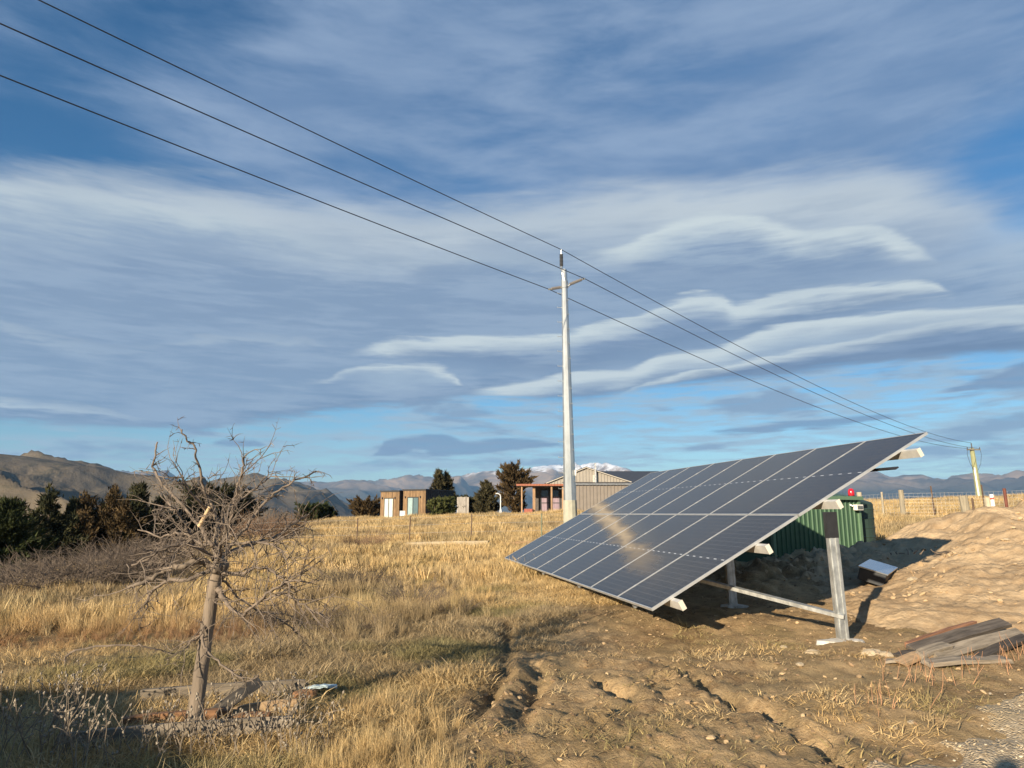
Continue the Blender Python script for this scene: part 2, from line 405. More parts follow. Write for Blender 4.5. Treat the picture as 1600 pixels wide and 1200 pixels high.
def sheet(name, X, Y, Z, mat, wrap=False, attrs=None):
    """grid of points -> one smooth quad mesh"""
    n, m = X.shape
    V = np.stack([X, Y, Z], -1).reshape(-1, 3)
    i, j = np.meshgrid(np.arange(n - 1), np.arange(m - 1 if not wrap else m), indexing='ij')
    j2 = (j + 1) % m
    Fq = np.stack([i * m + j, i * m + j2, (i + 1) * m + j2, (i + 1) * m + j], -1).reshape(-1, 4)[:, ::-1]
    me = mesh_np(name, V, Fq, mat, True)
    for k, a in (attrs or {}).items():
        at = me.attributes.new(k, 'FLOAT', 'POINT'); at.data.foreach_set('value', np.asarray(a, np.float32).ravel())
    return link(name, me)

def attr(t, name, kind='GEOMETRY'):
    n = t.nodes.new('ShaderNodeAttribute'); n.attribute_name = name; n.attribute_type = kind
    return n

def soil_nodes(t, pos):
    """pale excavated earth with darker damp patches, crumbs and small stones"""
    n1 = noise_of(pos, 0.9, 6, 0.6, 0.3); n2 = noise_of(pos, 7.0, 6, 0.65); n3 = noise_of(pos, 38.0, 4, 0.6)
    c = mixcol(smooth(n1 * 0.55 + n2 * 0.45, 0.38, 0.60), (0.235, 0.155, 0.080), (0.51, 0.355, 0.185))
    c = mixcol(smooth(n3, 0.45, 0.75) * 0.45, c, (0.53, 0.395, 0.235))
    c = mixcol(smooth(n3, 0.42, 0.28) * 0.5, c, (0.14, 0.092, 0.05))
    return c, n2 * 0.5 + n3 * 0.5

def ground_material():
    m, t, p = newmat('ground_mat')
    geo = t.nodes.new('ShaderNodeNewGeometry'); pos = geo.outputs['Position']
    soil, sh = soil_nodes(t, pos)
    n1 = noise_of(pos, 0.35, 4, 0.6, 0.5); n2 = noise_of(pos, 5.0, 6, 0.65); n3 = noise_of(scaled(t, pos, (1, 1, 1)), 46.0, 4, 0.7)
    thatch = mixcol(smooth(n2 * 0.5 + n3 * 0.5, 0.35, 0.65), (0.20, 0.14, 0.072), (0.43, 0.315, 0.165))
    thatch = mixcol(smooth(n1, 0.52, 0.68) * 0.35, thatch, (0.17, 0.15, 0.06))
    # valley floor far off: paddocks in straw, dull green and brown
    vf = noise_of(scaled(t, pos, (0.0011, 0.0022, 0.001)), 1.0, 5, 0.6, 0.4)
    far = mixcol(smooth(vf, 0.4, 0.6), (0.33, 0.25, 0.14), (0.15, 0.15, 0.075))
    sp = t.nodes.new('ShaderNodeSeparateXYZ'); t.links.new(pos, sp.inputs[0])
    fm = smooth(S(sp.outputs[2]), -6.0, -25.0)
    c = mixcol(fm, thatch, far)
    c = mixcol(S(attr(t, 'dirt').outputs['Fac']), c, soil)
    t.links.new(c, p.inputs['Base Color'])
    p.inputs['Roughness'].default_value = 0.95; p.inputs['Specular IOR Level'].default_value = 0.1
    n4 = noise_of(pos, 120.0, 3, 0.7)
    bump(t, p, sh * 0.5 + n3 * 0.3 + n4 * 0.2, 1.0, 0.045)
    return m

def build_ground():
    azf = np.radians(np.linspace(-60, 60, 480)); azb = np.radians(np.linspace(60, 300, 60))[1:-1]
    az = np.concatenate([azf, azb])
    r = np.concatenate([np.linspace(0.02, 2.2, 14), np.geomspace(2.3, 20, 250), np.geomspace(20.3, 120, 120), np.geomspace(124, 14200, 52)])
    A, RR = np.meshgrid(az, r)
    X, Y = RR * np.sin(A), RR * np.cos(A)
    Z = ground(X, Y)
    d = dirt_mask(X, Y) * (0.35 + 0.65 * sst(fbm(X * 1.3, Y * 1.3, 4, 77) + 0.25 + sst(X, 2.5, 4.5) * 0.4, -0.1, 0.35))
    o = sheet('ground', X, Y, Z, ground_material(), wrap=True, attrs={'dirt': d})
    tag(o, kind='structure')
build_ground()

# gravel track crossing the near right corner
def track_edge(x, y): return ((x - 2.41) * 1.75 - (y - 4.56) * 1.91) / 2.59     # metres inside the track
def build_track():
    a, b = np.meshgrid(np.linspace(-0.35, 4.2, 90), np.linspace(-7.5, 12, 300), indexing='ij')
    ux, uy = 1.91 / 2.59, 1.75 / 2.59
    X = 2.41 + ux * b + uy * a; Y = 4.56 + uy * b - ux * a
    inside = a + 0.22 * fbm(X * 1.7, Y * 1.7, 4, 61)
    Z = ground(X, Y) - 0.06 + 0.085 * sst(inside, -0.15, 0.15) + 0.012 * fbm(X * 9, Y * 9, 3, 62)
    m, t, p = newmat('gravel_mat')
    pos = t.nodes.new('ShaderNodeNewGeometry').outputs['Position']
    vo = t.nodes.new('ShaderNodeTexVoronoi'); vo.inputs['Scale'].default_value = 55; t.links.new(pos, vo.inputs['Vector'])
    sepc = t.nodes.new('ShaderNodeSeparateColor'); t.links.new(vo.outputs['Color'], sepc.inputs[0])
    n1 = noise_of(pos, 1.4, 5, 0.6)
    c = mixcol(S(sepc.outputs[0]), (0.34, 0.25, 0.145), (0.60, 0.48, 0.31))
    c = mixcol(smooth(n1, 0.42, 0.62), c, (0.46, 0.35, 0.2))
    t.links.new(c, p.inputs['Base Color']); p.inputs['Roughness'].default_value = 0.92
    bump(t, p, (1.0 - S(vo.outputs['Distance'])) * 1.0 + noise_of(pos, 90, 3) * 0.4, 0.7, 0.02)
    tag(sheet('gravel_track', X, Y, Z, m), kind='structure')
build_track()

# heap of excavated earth on the right
def heap_h(x, y):
    g = lambda cx, cy, sx, sy: np.exp(-((x - cx) ** 2) / (2 * sx * sx) - ((y - cy) ** 2) / (2 * sy * sy))
    h = 1.12 * g(10.7, 12.8, 1.75, 2.2) + 1.0 * g(13.5, 13.6, 2.2, 2.2) + 0.30 * g(7.4, 11.6, 1.1, 1.3) + 0.22 * g(6.6, 9.9, 1.2, 0.9) + 0.5 * g(8.6, 14.6, 0.9, 1.2)
    k = sst(h, 0.03, 0.35)
    h = h * (1 + 0.16 * fbm(x * 0.8, y * 0.8, 3, 51)) + k * (0.10 * fbm(x * 1.0, y * 1.0, 5, 52, 0.5) + 0.012 * fbm(x * 15, y * 15, 3, 54))
    return h
def build_heap():
    X, Y = np.meshgrid(np.linspace(4.4, 18, 340), np.linspace(7.6, 20, 310), indexing='ij')
    H_ = heap_h(X, Y)
    Z = ground(X, Y) - 0.06 + H_ + 0.055 * sst(H_, 0.02, 0.10)
    m, t, p = newmat('heap_mat')
    pos = t.nodes.new('ShaderNodeNewGeometry').outputs['Position']
    n1 = noise_of(pos, 0.8, 6, 0.6, 0.4); n2 = noise_of(pos, 5.0, 6, 0.65); n3 = noise_of(pos, 30.0, 4, 0.6)
    c = mixcol(smooth(n1 * 0.55 + n2 * 0.45, 0.36, 0.62), (0.34, 0.235, 0.135), (0.52, 0.385, 0.235))
    c = mixcol(smooth(noise_of(pos, 2.6, 5, 0.65, 0.8), 0.60, 0.70) * 0.55, c, (0.22, 0.15, 0.09))
    c = mixcol(smooth(n3, 0.5, 0.78) * 0.4, c, (0.60, 0.48, 0.33))
    t.links.new(c, p.inputs['Base Color']); p.inputs['Roughness'].default_value = 0.97; p.inputs['Specular IOR Level'].default_value = 0.05
    vo = t.nodes.new('ShaderNodeTexVoronoi'); vo.inputs['Scale'].default_value = 13; vo.inputs['Randomness'].default_value = 1.0; t.links.new(pos, vo.inputs['Vector'])
    bump(t, p, n2 * 0.4 + n3 * 0.6 - S(vo.outputs['Distance']) * smooth(n1, 0.45, 0.6) * 0.8, 0.55, 0.03)
    o = sheet('earth_heap', X[::-1], Y[::-1], Z[::-1], m)
    tag(o, 'big heap of bare tan excavated earth at the right edge', 'earth heap')
build_heap()
def top_z(x, y):
    """surface height with the heap on it"""
    g = gz(x, y); h = float(heap_h(np.array([x]), np.array([y]))[0])
    return max(g, g - 0.06 + h + 0.055 * float(sst(np.array([h]), 0.02, 0.10)[0]))

# ------------------------------------------------------------------ hills and mountains
def ridge(name, prof, r0, r1, rc, base, az0, az1, na, nr, rough, seed, mat, sharp=1.0, scale=260.0):
    az = np.linspace(az0, az1, na); pa = np.array(prof)
    crest = rc * np.tan(np.radians(np.interp(az, pa[:, 0], pa[:, 1]))) + 1.5
    rr = np.concatenate([np.linspace(r0, rc, int(nr * 0.72)), np.linspace(rc, r1, nr - int(nr * 0.72) + 1)[1:]])
    A, Q = np.meshgrid(np.radians(az), rr)
    t = np.where(Q <= rc, (Q - r0) / (rc - r0), (r1 - Q) / (r1 - rc))
    prf = np.sin(np.clip(t, 0, 1) * np.pi / 2) ** sharp
    X, Y = Q * np.sin(A), Q * np.cos(A)
    body = base + (np.maximum(crest, base)[None, :] - base) * prf
    w = scale
    s = A * rc                                                       # spurs and gullies run down from the crest
    ws = s + 0.5 * w * fbm(X / w * 0.6, Y / w * 0.6, 3, seed + 5) + 0.35 * (Q - rc)
    n = -np.abs(fbm(ws / w, Q / w * 0.28, 3, seed)) + 0.3 + 0.13 * fbm(X / w * 3.5, Y / w * 3.5, 4, seed + 9)
    Z = body + rough * n * np.clip(t * 3, 0, 1) * (1 - 0.95 * np.exp(-((t - 1) / 0.14) ** 2))
    o = sheet(name, X, Y, Z, mat)
    return tag(o, kind='structure')

def hill_material():
    m, t, p = newmat('hill_mat')
    pos = t.nodes.new('ShaderNodeNewGeometry').outputs['Position']
    n1 = noise_of(scaled(t, pos, (0.004, 0.004, 0.008)), 1.0, 6, 0.65, 0.6); n2 = noise_of(scaled(t, pos, (0.03, 0.03, 0.03)), 1.0, 6, 0.7)
    c = mixcol(smooth(n1, 0.38, 0.62), (0.09, 0.075, 0.054), (0.168, 0.132, 0.086))
    c = mixcol(smooth(n1 * 0.55 + n2 * 0.45, 0.51, 0.60) * 0.6, c, (0.05, 0.048, 0.03))
    t.links.new(c, p.inputs['Base Color']); p.inputs['Roughness'].default_value = 1.0; p.inputs['Specular IOR Level'].default_value = 0.0
    bump(t, p, n1 * 0.7 + n2 * 0.3, 0.7, 20.0)
    return m
def mountain_material():
    m, t, p = newmat('mountain_mat')
    pos = t.nodes.new('ShaderNodeNewGeometry').outputs['Position']
    sp = t.nodes.new('ShaderNodeSeparateXYZ'); t.links.new(pos, sp.inputs[0]); z = S(sp.outputs[2])
    n1 = noise_of(scaled(t, pos, (0.0011, 0.0011, 0.003)), 1.0, 7, 0.66, 0.5); n2 = noise_of(scaled(t, pos, (0.006, 0.006, 0.006)), 1.0, 6, 0.7)
    rock = mixcol(smooth(n1, 0.4, 0.6), (0.09, 0.072, 0.055), (0.25, 0.18, 0.12))
    rock = mixcol(smooth(z, 150, 320), (0.055, 0.055, 0.045), rock)
    snow = smooth(z + (n1 - 0.5) * 420.0 + (n2 - 0.5) * 260.0, 470, 580)
    c = mixcol(snow * smooth(n2, 0.38, 0.52, 0.35, 1.0), rock, (0.66, 0.68, 0.72))
    t.links.new(c, p.inputs['Base Color']); p.inputs['Roughness'].default_value = 1.0; p.inputs['Specular IOR Level'].default_value = 0.0
    return m
HM = hill_material()
ridge('hill', [(-75, 3.6), (-45, 3.69), (-36, 3.89), (-34.6, 3.79), (-32.4, 3.45), (-30.4, 3.03), (-28.4, 2.24), (-26.3, 1.69), (-24.2, 1.25), (-22.9, 0.8), (-19.7, -0.1), (-15, -0.9), (-8, -1.6)],
      700, 2600, 1700, -62, -75, -9, 340, 170, 120, 101, HM, 1.0, 420)
ridge('hill', [(-34, -1), (-27.5, -0.2), (-26.2, 0.55), (-25, 1.47), (-24.3, 2.0), (-22.5, 2.63), (-20.5, 2.86), (-18.5, 2.51), (-16.1, 1.66), (-14.1, 0.84), (-12.1, 0.11), (-10.1, -0.5), (-7, -1.2)],
      1900, 3900, 2900, -62, -36, -5, 220, 140, 130, 131, HM, 0.9, 600)
ridge('mountains', [(-75, 2.2), (-42.1, 2.16), (-30.4, 2.73), (-28.5, 2.55), (-26.4, 2.5), (-24.3, 2.2), (-16.1, 1.76), (-12.2, 1.99), (-7.7, 2.37), (-5.2, 2.53), (-1, 2.85), (1.6, 3.06), (3.6, 3.26), (6.7, 3.39), (10.2, 3.01), (17.5, 2.77), (27.2, 2.62), (28.4, 2.2), (30.4, 2.0), (32.3, 2.1), (33.7, 1.95), (35.8, 2.15), (42.1, 2.0), (75, 2.2)],
      5200, 13500, 10000, -62, -75, 75, 900, 130, 300, 151, mountain_material(), 1.25, 1300)

# the air of the valley: everything stands in it, the sky is outside
def build_haze():
    m = bpy.data.materials.new('haze_mat'); m.use_nodes = True; t = m.node_tree; t.nodes.clear()
    v = t.nodes.new('ShaderNodeVolumePrincipled'); v.inputs['Color'].default_value = (0.32, 0.60, 1.0, 1); v.inputs['Density'].default_value = 6.5e-5; v.inputs['Anisotropy'].default_value = 0.0
    t.links.new(v.outputs[0], t.nodes.new('ShaderNodeOutputMaterial').inputs['Volume'])
    o = MB().box(-14600, 14600, -14600, 14600, -75, 720).build('haze', m)
    tag(o, 'thin blue haze filling the valley toward the mountains', 'haze', kind='stuff')
build_haze()
# ------------------------------------------------------------------ grass
rng = np.random.default_rng(7)
def grass_material():
    m, t, p = newmat('dry_grass_mat')
    tint = attr(t, 'tint', 'INSTANCER')
    oi = t.nodes.new('ShaderNodeObjectInfo')
    hv = t.nodes.new('ShaderNodeHueSaturation')
    t.links.new(tint.outputs['Color'], hv.inputs['Color'])
    t.links.new((S(oi.outputs['Random']) * 0.5 + 0.75).s, hv.inputs['Value'])
    t.links.new(hv.outputs[0], p.inputs['Base Color'])
    p.inputs['Roughness'].default_value = 0.7; p.inputs['Specular IOR Level'].default_value = 0.15
    tr = t.nodes.new('ShaderNodeBsdfTranslucent'); t.links.new(hv.outputs[0], tr.inputs['Color'])
    mx = t.nodes.new('ShaderNodeMixShader'); mx.inputs[0].default_value = 0.22
    t.links.new(p.outputs[0], mx.inputs[1]); t.links.new(tr.outputs[0], mx.inputs[2])
    t.links.new(mx.outputs[0], t.nodes['Material Output'].inputs['Surface'])
    return m
GM = grass_material()

def tuft(name, n, width, spread, lean, droop, seed, segs=3, hvar=0.5):
    g = np.random.default_rng(seed)
    V = []; Fc = []
    wind = np.array([0.25, 0.10])
    for i in range(n):
        a = g.uniform(0, 2 * np.pi); rad = spread * math.sqrt(g.uniform()); bx, by = rad * math.cos(a), rad * math.sin(a)
        h = (1 - hvar) + hvar * g.uniform()
        ld = g.uniform(0, 2 * np.pi); ll = abs(g.normal(0, lean))
        dx, dy = ll * math.cos(ld) + wind[0] * lean + 0.4 * bx, ll * math.sin(ld) + wind[1] * lean + 0.4 * by
        fa = g.uniform(0, np.pi); fx, fy = math.cos(fa), math.sin(fa)
        w = width * g.uniform(0.6, 1.3); k0 = len(V)
        for s in range(segs + 1):
            q = s / segs
            px, py = bx + dx * h * (q ** 1.6), by + dy * h * (q ** 1.6)
            pz = h * (q - droop * q * q * ll)
            ww = w * (1 - q) ** 0.7 * 0.5
            if s == segs: V.append((px, py, pz))
            else: V += [(px - fx * ww, py - fy * ww, pz), (px + fx * ww, py + fy * ww, pz)]
        for s in range(segs):
            b = k0 + 2 * s
            Fc.append([b, b + 1, b + 2] if s == segs - 1 else [b, b + 1, b + 3, b + 2])
    me = bpy.data.meshes.new(name); me.from_pydata(V, [], Fc); me.update(); me.materials.append(GM)
    return bpy.data.objects.new(name, me)

def protos(cname, obs):
    c = bpy.data.collections.new(cname)
    for o in obs: c.objects.link(o)
    return c

def scatter(name, coll, P, rotz, tilt, scl, idx, tint, label, cat):
    me = bpy.data.meshes.new(name)
    me.vertices.add(len(P)); me.vertices.foreach_set('co', np.asarray(P, np.float32).ravel())
    def at(k, ty, arr, f):
        a = me.attributes.new(k, ty, 'POINT'); a.data.foreach_set(f, np.asarray(arr).ravel())
    at('rot', 'FLOAT_VECTOR', np.stack([tilt[:, 0], tilt[:, 1], rotz], 1).astype(np.float32), 'vector')
    at('scl', 'FLOAT_VECTOR', scl.astype(np.float32), 'vector')
    at('idx', 'INT', idx.astype(np.int32), 'value')
    at('tint', 'FLOAT_COLOR', np.concatenate([tint, np.ones((len(P), 1))], 1).astype(np.float32), 'color')
    o = link(name, me)
    g = bpy.data.node_groups.new(name + '_scatter', 'GeometryNodeTree')
    g.interface.new_socket('Geometry', in_out='INPUT', socket_type='NodeSocketGeometry')
    g.interface.new_socket('Geometry', in_out='OUTPUT', socket_type='NodeSocketGeometry')
    N, L = g.nodes, g.links
    gi, go = N.new('NodeGroupInput'), N.new('NodeGroupOutput')
    ci = N.new('GeometryNodeCollectionInfo'); ci.inputs['Collection'].default_value = coll
    ci.inputs['Separate Children'].default_value = True; ci.inputs['Reset Children'].default_value = True
    ip = N.new('GeometryNodeInstanceOnPoints'); ip.inputs['Pick Instance'].default_value = True
    def na(k, ty):
        n = N.new('GeometryNodeInputNamedAttribute'); n.data_type = ty; n.inputs['Name'].default_value = k; return n.outputs['Attribute']
    er = N.new('FunctionNodeEulerToRotation'); L.new(na('rot', 'FLOAT_VECTOR'), er.inputs[0])
    L.new(gi.outputs[0], ip.inputs['Points']); L.new(ci.outputs[0], ip.inputs['Instance'])
    L.new(na('idx', 'INT'), ip.inputs['Instance Index']); L.new(er.outputs[0], ip.inputs['Rotation']); L.new(na('scl', 'FLOAT_VECTOR'), ip.inputs['Scale'])
    L.new(ip.outputs[0], go.inputs[0])
    md = o.modifiers.new('scatter', 'NODES'); md.node_group = g
    return tag(o, label, cat, kind='stuff')

def sample(nmax, r0, r1, power=1.0, az=58):
    """points in the sector ahead; density falls as r**-power"""
    u = rng.uniform(size=nmax); k = 2 - power
    r = (r0 ** k + u * (r1 ** k - r0 ** k)) ** (1 / k) if abs(k) > 1e-6 else r0 * (r1 / r0) ** u
    a = np.radians(rng.uniform(-az, az, nmax))
    return r * np.sin(a), r * np.cos(a), r

STRAW = np.array([[0.64, 0.465, 0.225], [0.58, 0.41, 0.19], [0.68, 0.515, 0.27], [0.53, 0.37, 0.17]])
GREYB = np.array([0.27, 0.215, 0.14]); GREEN = np.array([0.19, 0.19, 0.07]); RUSSET = np.array([0.30, 0.155, 0.085])
def tints(x, y, greenish=0.0):
    c = STRAW[rng.integers(0, 4, len(x))]
    w = np.clip(sst(fbm(x * 0.28, y * 0.18, 4, 71), 0.0, 0.45) * 0.6 + 0.45 * (rng.uniform(size=len(x)) < 0.15), 0, 0.8)[:, None]
    c = c * (1 - w) + GREYB * w
    g = (sst(fbm(x * 0.6, y * 0.6, 3, 72), 0.0, 0.45) * greenish)[:, None]
    c = c * (1 - g) + GREEN * g
    # rusty dock and sorrel band on the left
    q = (np.exp(-((y - 9.0 - 0.12 * (x + 6)) / 0.75) ** 2) * sst(-x, 2.6, 3.6) * 0.75 * (rng.uniform(size=len(x)) < 0.8))[:, None]
    return c * (1 - q) + RUSSET * q
def keep_clear(x, y):
    k = (track_edge(x, y) > -0.1) & (y < 14)
    h = heap_h(x, y) > 0.05
    cab = (np.abs(x + 10.5) < 5.5) & (y > 62) & (y < 72)
    hou = (x > -0.5) & (x < 16) & (y > 58.5) & (y < 72)
    shd = (x > 6.0) & (x < 10.2) & (y > 15.0) & (y < 20.5)
    return k | h | cab | hou | shd

def build_grass():
    # tall seeded grass of the paddock
    near = [tuft('grass_tuft', 46, 0.014, 0.16, (0.26, 0.3, 0.45, 0.75, 0.35)[i], 0.3, 100 + i, hvar=0.65) for i in range(5)]
    far = [tuft('grass_tuft', 26, 0.05, 0.34, 0.24, 0.2, 200 + i, segs=2) for i in range(4)]
    x, y, r = sample(165000, 2.6, 98, 1.12)
    t, d = trod_mask(x, y), dirt_mask(x, y)
    clump = sst(fbm(x * 0.8, y * 0.8, 3, 81), -0.35, 0.4)
    dens = (1 - sst(t, 0.15, 0.75)) * (1 - d) * (0.25 + 0.75 * clump)
    # a few tall tussocks stand in the worn turf
    for cx, cy, s in ((-0.78, 4.7, 0.26), (-0.6, 5.2, 0.2), (-0.95, 5.75, 0.2), (-1.5, 10.4, 0.5), (-1.9, 10.1, 0.4), (-0.9, 4.2, 0.4)):
        dens = np.maximum(dens, 1.3 * np.exp(-((x - cx) ** 2 + (y - cy) ** 2) / (s * s)))
    keep = (rng.uniform(size=len(x)) < dens) & ~keep_clear(x, y)
    x, y, r = x[keep], y[keep], r[keep]
    z = ground(x, y) - 0.015
    big = fbm(x * 0.35, y * 0.35, 3, 82)
    h = (0.215 + 0.17 * big + 0.12 * rng.uniform(size=len(x)) ** 2) * (1 + 0.25 * sst(r, 12, 40))
    h = np.clip(h, 0.10, 0.6) * (1 - 0.2 * (1 - sst(y, 6, 8))) * (1 - 0.55 * sst(y, 10.5, 8.5) * sst(-x, 1.5, 2.6))
    isfar = r > 16 + 5 * rng.uniform(-1, 1, len(x))
    idx = np.where(isfar, 5 + rng.integers(0, 4, len(x)), rng.integers(0, 5, len(x)))
    wide = np.where(isfar, 1.25 + 0.010 * r, 1.0)
    scl = np.stack([h * wide, h * wide, h], 1)
    tl = rng.normal(0, 0.10, (len(x), 2))
    scatter('dry_grass', protos('grass_tufts', near + far), np.stack([x, y, z], 1), rng.uniform(0, 2 * np.pi, len(x)), tl, scl, idx,
            tints(x, y, 0.15), 'tall dry straw coloured grass covering the paddock', 'grass')
    # short worn turf, some of it still green
    short = [tuft('turf_tuft', 40, 0.035, 0.75, 0.9, 0.35, 300 + i, segs=2, hvar=0.7) for i in range(5)]
    x, y, r = sample(70000, 2.4, 24, 1.0)
    t, d = trod_mask(x, y), dirt_mask(x, y)
    dens = sst(t, 0.05, 0.5) * (1 - 0.87 * sst(d, 0.1, 0.8)) + 0.30 * (1 - t)
    bare = sst(fbm(x * 1.1, y * 1.1, 4, 85), -0.25, 0.25)
    dens = dens * (1 - (0.92 - 0.35 * (1 - sst(y, 5.2, 6.6))) * bare * sst(d, 0.05, 0.5)) * (1 - 0.45 * bare) * (1 - 0.9 * sst(x, 2.8, 4.4) * sst(y, 6.6, 8.2))
    under = (x > 1.2 + 0.19 * (17 - y) * 0) & (y > 8.3) & (y < 17.6) & (x > 0.2 + (17.2 - y) * 0.19 + 0.6)
    keep = (rng.uniform(size=len(x)) < dens) & ~keep_clear(x, y) & ~under
    for pts in RUTS: keep &= seg_d(x, y, pts) > 0.15
    x, y, r = x[keep], y[keep], r[keep]
    s = (0.085 + 0.05 * rng.uniform(size=len(x))) * (1 + 0.5 * (fbm(x, y, 2, 86) > 0.2))
    scl = np.stack([s * 1.5, s * 1.5, s * (0.8 - 0.35 * sst(dirt_mask(x, y), 0.2, 0.8))], 1)
    scatter('worn_turf', protos('turf_tufts', short), np.stack([x, y, ground(x, y) - 0.008], 1), rng.uniform(0, 2 * np.pi, len(x)), rng.normal(0, 0.12, (len(x), 2)), scl,
            rng.integers(0, 5, len(x)), tints(x, y, 0.55), 'short trodden turf, straw with green patches, beside the bare soil', 'turf')

def build_litter():
    lit = [tuft('straw_litter', 16, 0.035, 0.9, 4.0, 0.2, 400 + i, segs=2, hvar=0.6) for i in range(4)]
    x, y, r = sample(44000, 2.6, 20, 1.0)
    d = dirt_mask(x, y); n = fbm(x * 0.8, y * 0.8, 4, 91)
    under = (y > 8.3) & (y < 17.6) & (x > 0.8 + (17.2 - y) * 0.19)
    keep = (rng.uniform(size=len(x)) < np.clip(d * (0.5 + 0.9 * n), 0, 0.9) * (1 - 0.75 * sst(x, 3, 4.5) * sst(y, 7, 8.5))) & ~keep_clear(x, y) & ~under
    x, y = x[keep], y[keep]; s = 0.03 + 0.025 * rng.uniform(size=len(x))
    scatter('straw_litter', protos('litter', lit), np.stack([x, y, ground(x, y) + 0.002], 1), rng.uniform(0, 6.28, len(x)), rng.normal(0, 0.08, (len(x), 2)), np.stack([s, s, s * 0.35], 1), rng.integers(0, 4, len(x)), tints(x, y, 0.2) * 0.9,
            'loose straw and dead stems lying over the bare soil', 'straw')

def build_gravel():
    g = np.random.default_rng(5); obs = []
    sm = bpy.data.materials.new('stone_mat'); sm.use_nodes = True; t = sm.node_tree; S.tree = t; p = t.nodes['Principled BSDF']
    t.links.new(attr(t, 'tint', 'INSTANCER').outputs['Color'], p.inputs['Base Color']); p.inputs['Roughness'].default_value = 0.9
    for i in range(5):
        V = []; n = 7
        for k, (zz, rr) in enumerate(((-0.5, 0.55), (-0.1, 1.0), (0.35, 0.85), (0.6, 0.4))):
            for j in range(n):
                a = 2 * math.pi * j / n; q = rr * g.uniform(0.75, 1.2)
                V.append((q * math.cos(a), q * math.sin(a) * 0.8, zz * g.uniform(0.8, 1.1) * 0.8))
        Fc = [[k * n + j, k * n + (j + 1) % n, (k + 1) * n + (j + 1) % n, (k + 1) * n + j] for k in range(3) for j in range(n)] + [list(range(n))[::-1], [3 * n + j for j in range(n)]]
        me = bpy.data.meshes.new('stone'); me.from_pydata(V, [], Fc); me.update(); me.materials.append(sm)
        obs.append(bpy.data.objects.new('stone', me))
    coll = protos('stones', obs)
    # track gravel
    x = g.uniform(0.5, 9, 30000); y = g.uniform(2, 10, 30000)
    e = track_edge(x, y) + 0.18 * fbm(x * 1.7, y * 1.7, 4, 61)
    k = (g.uniform(size=len(x)) < np.clip(0.15 + e * 1.2, 0, 0.55)) & (e > -0.1) & (e < 3.5); x, y = x[k], y[k]
    GRAV = [[0.52, 0.43, 0.29], [0.44, 0.36, 0.24], [0.60, 0.52, 0.38], [0.36, 0.30, 0.22], [0.48, 0.36, 0.2]]; CLOD = [[0.44, 0.31, 0.17], [0.36, 0.25, 0.135], [0.50, 0.36, 0.2], [0.30, 0.2, 0.11], [0.27, 0.18, 0.1]]
    def go(name, x, y, s, dz, label, pal=GRAV):
        c = np.array(pal)[g.integers(0, len(pal), len(x))] * g.uniform(0.75, 1.15, (len(x), 1))
        z = ground(x, y) + dz
        scatter(name, coll, np.stack([x, y, z], 1), g.uniform(0, 6.28, len(x)), g.normal(0, 0.4, (len(x), 2)), np.stack([s, s, s * 0.8], 1), g.integers(0, 5, len(x)), c, label, 'gravel')
    go('gravel', x, y, 0.006 + 0.010 * g.uniform(size=len(x)) ** 3, 0.027, 'loose pale gravel lying on the track in the near right corner')
    x = g.uniform(-0.8, 9, 34000); y = 3.2 + 12.8 * g.uniform(0, 1, 34000) ** 1.5
    k = (g.uniform(size=len(x)) < dirt_mask(x, y) * (0.12 + 0.25 * sst(x, 2, 4))) & (track_edge(x, y) < -0.1) & (heap_h(x, y) < 0.06); x, y = x[k], y[k]
    go('soil_crumbs', x, y, 0.005 + 0.030 * g.uniform(size=len(x)) ** 6, 0.003, 'small clods and stones strewn over the bare soil', CLOD)
    # broken clods along the ruts and over the churned patches
    x = g.uniform(-0.7, 3.2, 12000); y = g.uniform(4.2, 10.5, 12000)
    q = np.full(len(x), 9.0)
    for pts in RUTS: q = np.minimum(q, seg_d(x, y, pts))
    w = np.exp(-(q / 0.22) ** 2)
    for cx, cy, s_, a_ in CLODS: w = np.maximum(w, 0.9 * np.exp(-((x - cx) ** 2 + (y - cy) ** 2) / (1.3 * s_ * s_)))
    k = g.uniform(size=len(x)) < 0.32 * w * (q > 0.03); x, y = x[k], y[k]
    go('broken_clods', x, y, 0.005 + 0.024 * g.uniform(size=len(x)) ** 4, 0.001, 'crumbled clods of dry earth along the wheel ruts', [[0.8 * a for a in q_] for q_ in CLOD])
    x = g.uniform(5, 13, 9000); y = g.uniform(8.5, 16, 9000); h = heap_h(x, y)
    k = (h > 0.08) & (g.uniform(size=len(x)) < 0.5 * sst(fbm(x * 0.9, y * 0.9, 3, 95), -0.25, 0.4)); x, y, h = x[k], y[k], h[k]
    s = 0.006 + 0.05 * g.uniform(size=len(x)) ** 5
    c = np.array([[0.44, 0.315, 0.18], [0.36, 0.25, 0.14], [0.48, 0.355, 0.215]])[g.integers(0, 3, len(x))]
    scatter('heap_crumbs', coll, np.stack([x, y, ground(x, y) - 0.005 + h + 0.3 * s], 1), g.uniform(0, 6.28, len(x)), g.normal(0, 0.5, (len(x), 2)), np.stack([s, s, s * 0.8], 1), g.integers(0, 5, len(x)), c,
            'crumbs and stones scattered over the earth heap', 'clods')
build_grass()
build_litter()
build_gravel()
# ------------------------------------------------------------------ solar array
PU, PV = 1.154, 2.140                         # module pitch along and up the slope
AO = Vector((-0.191, 17.166, 0.459)); YAW = -1.38303; TILT = 0.500008
AU = Vector((math.cos(YAW), math.sin(YAW), 0)); AN = Vector((-math.sin(YAW), math.cos(YAW), 0))
AV = AN * math.cos(TILT) + Vector((0, 0, math.sin(TILT)))

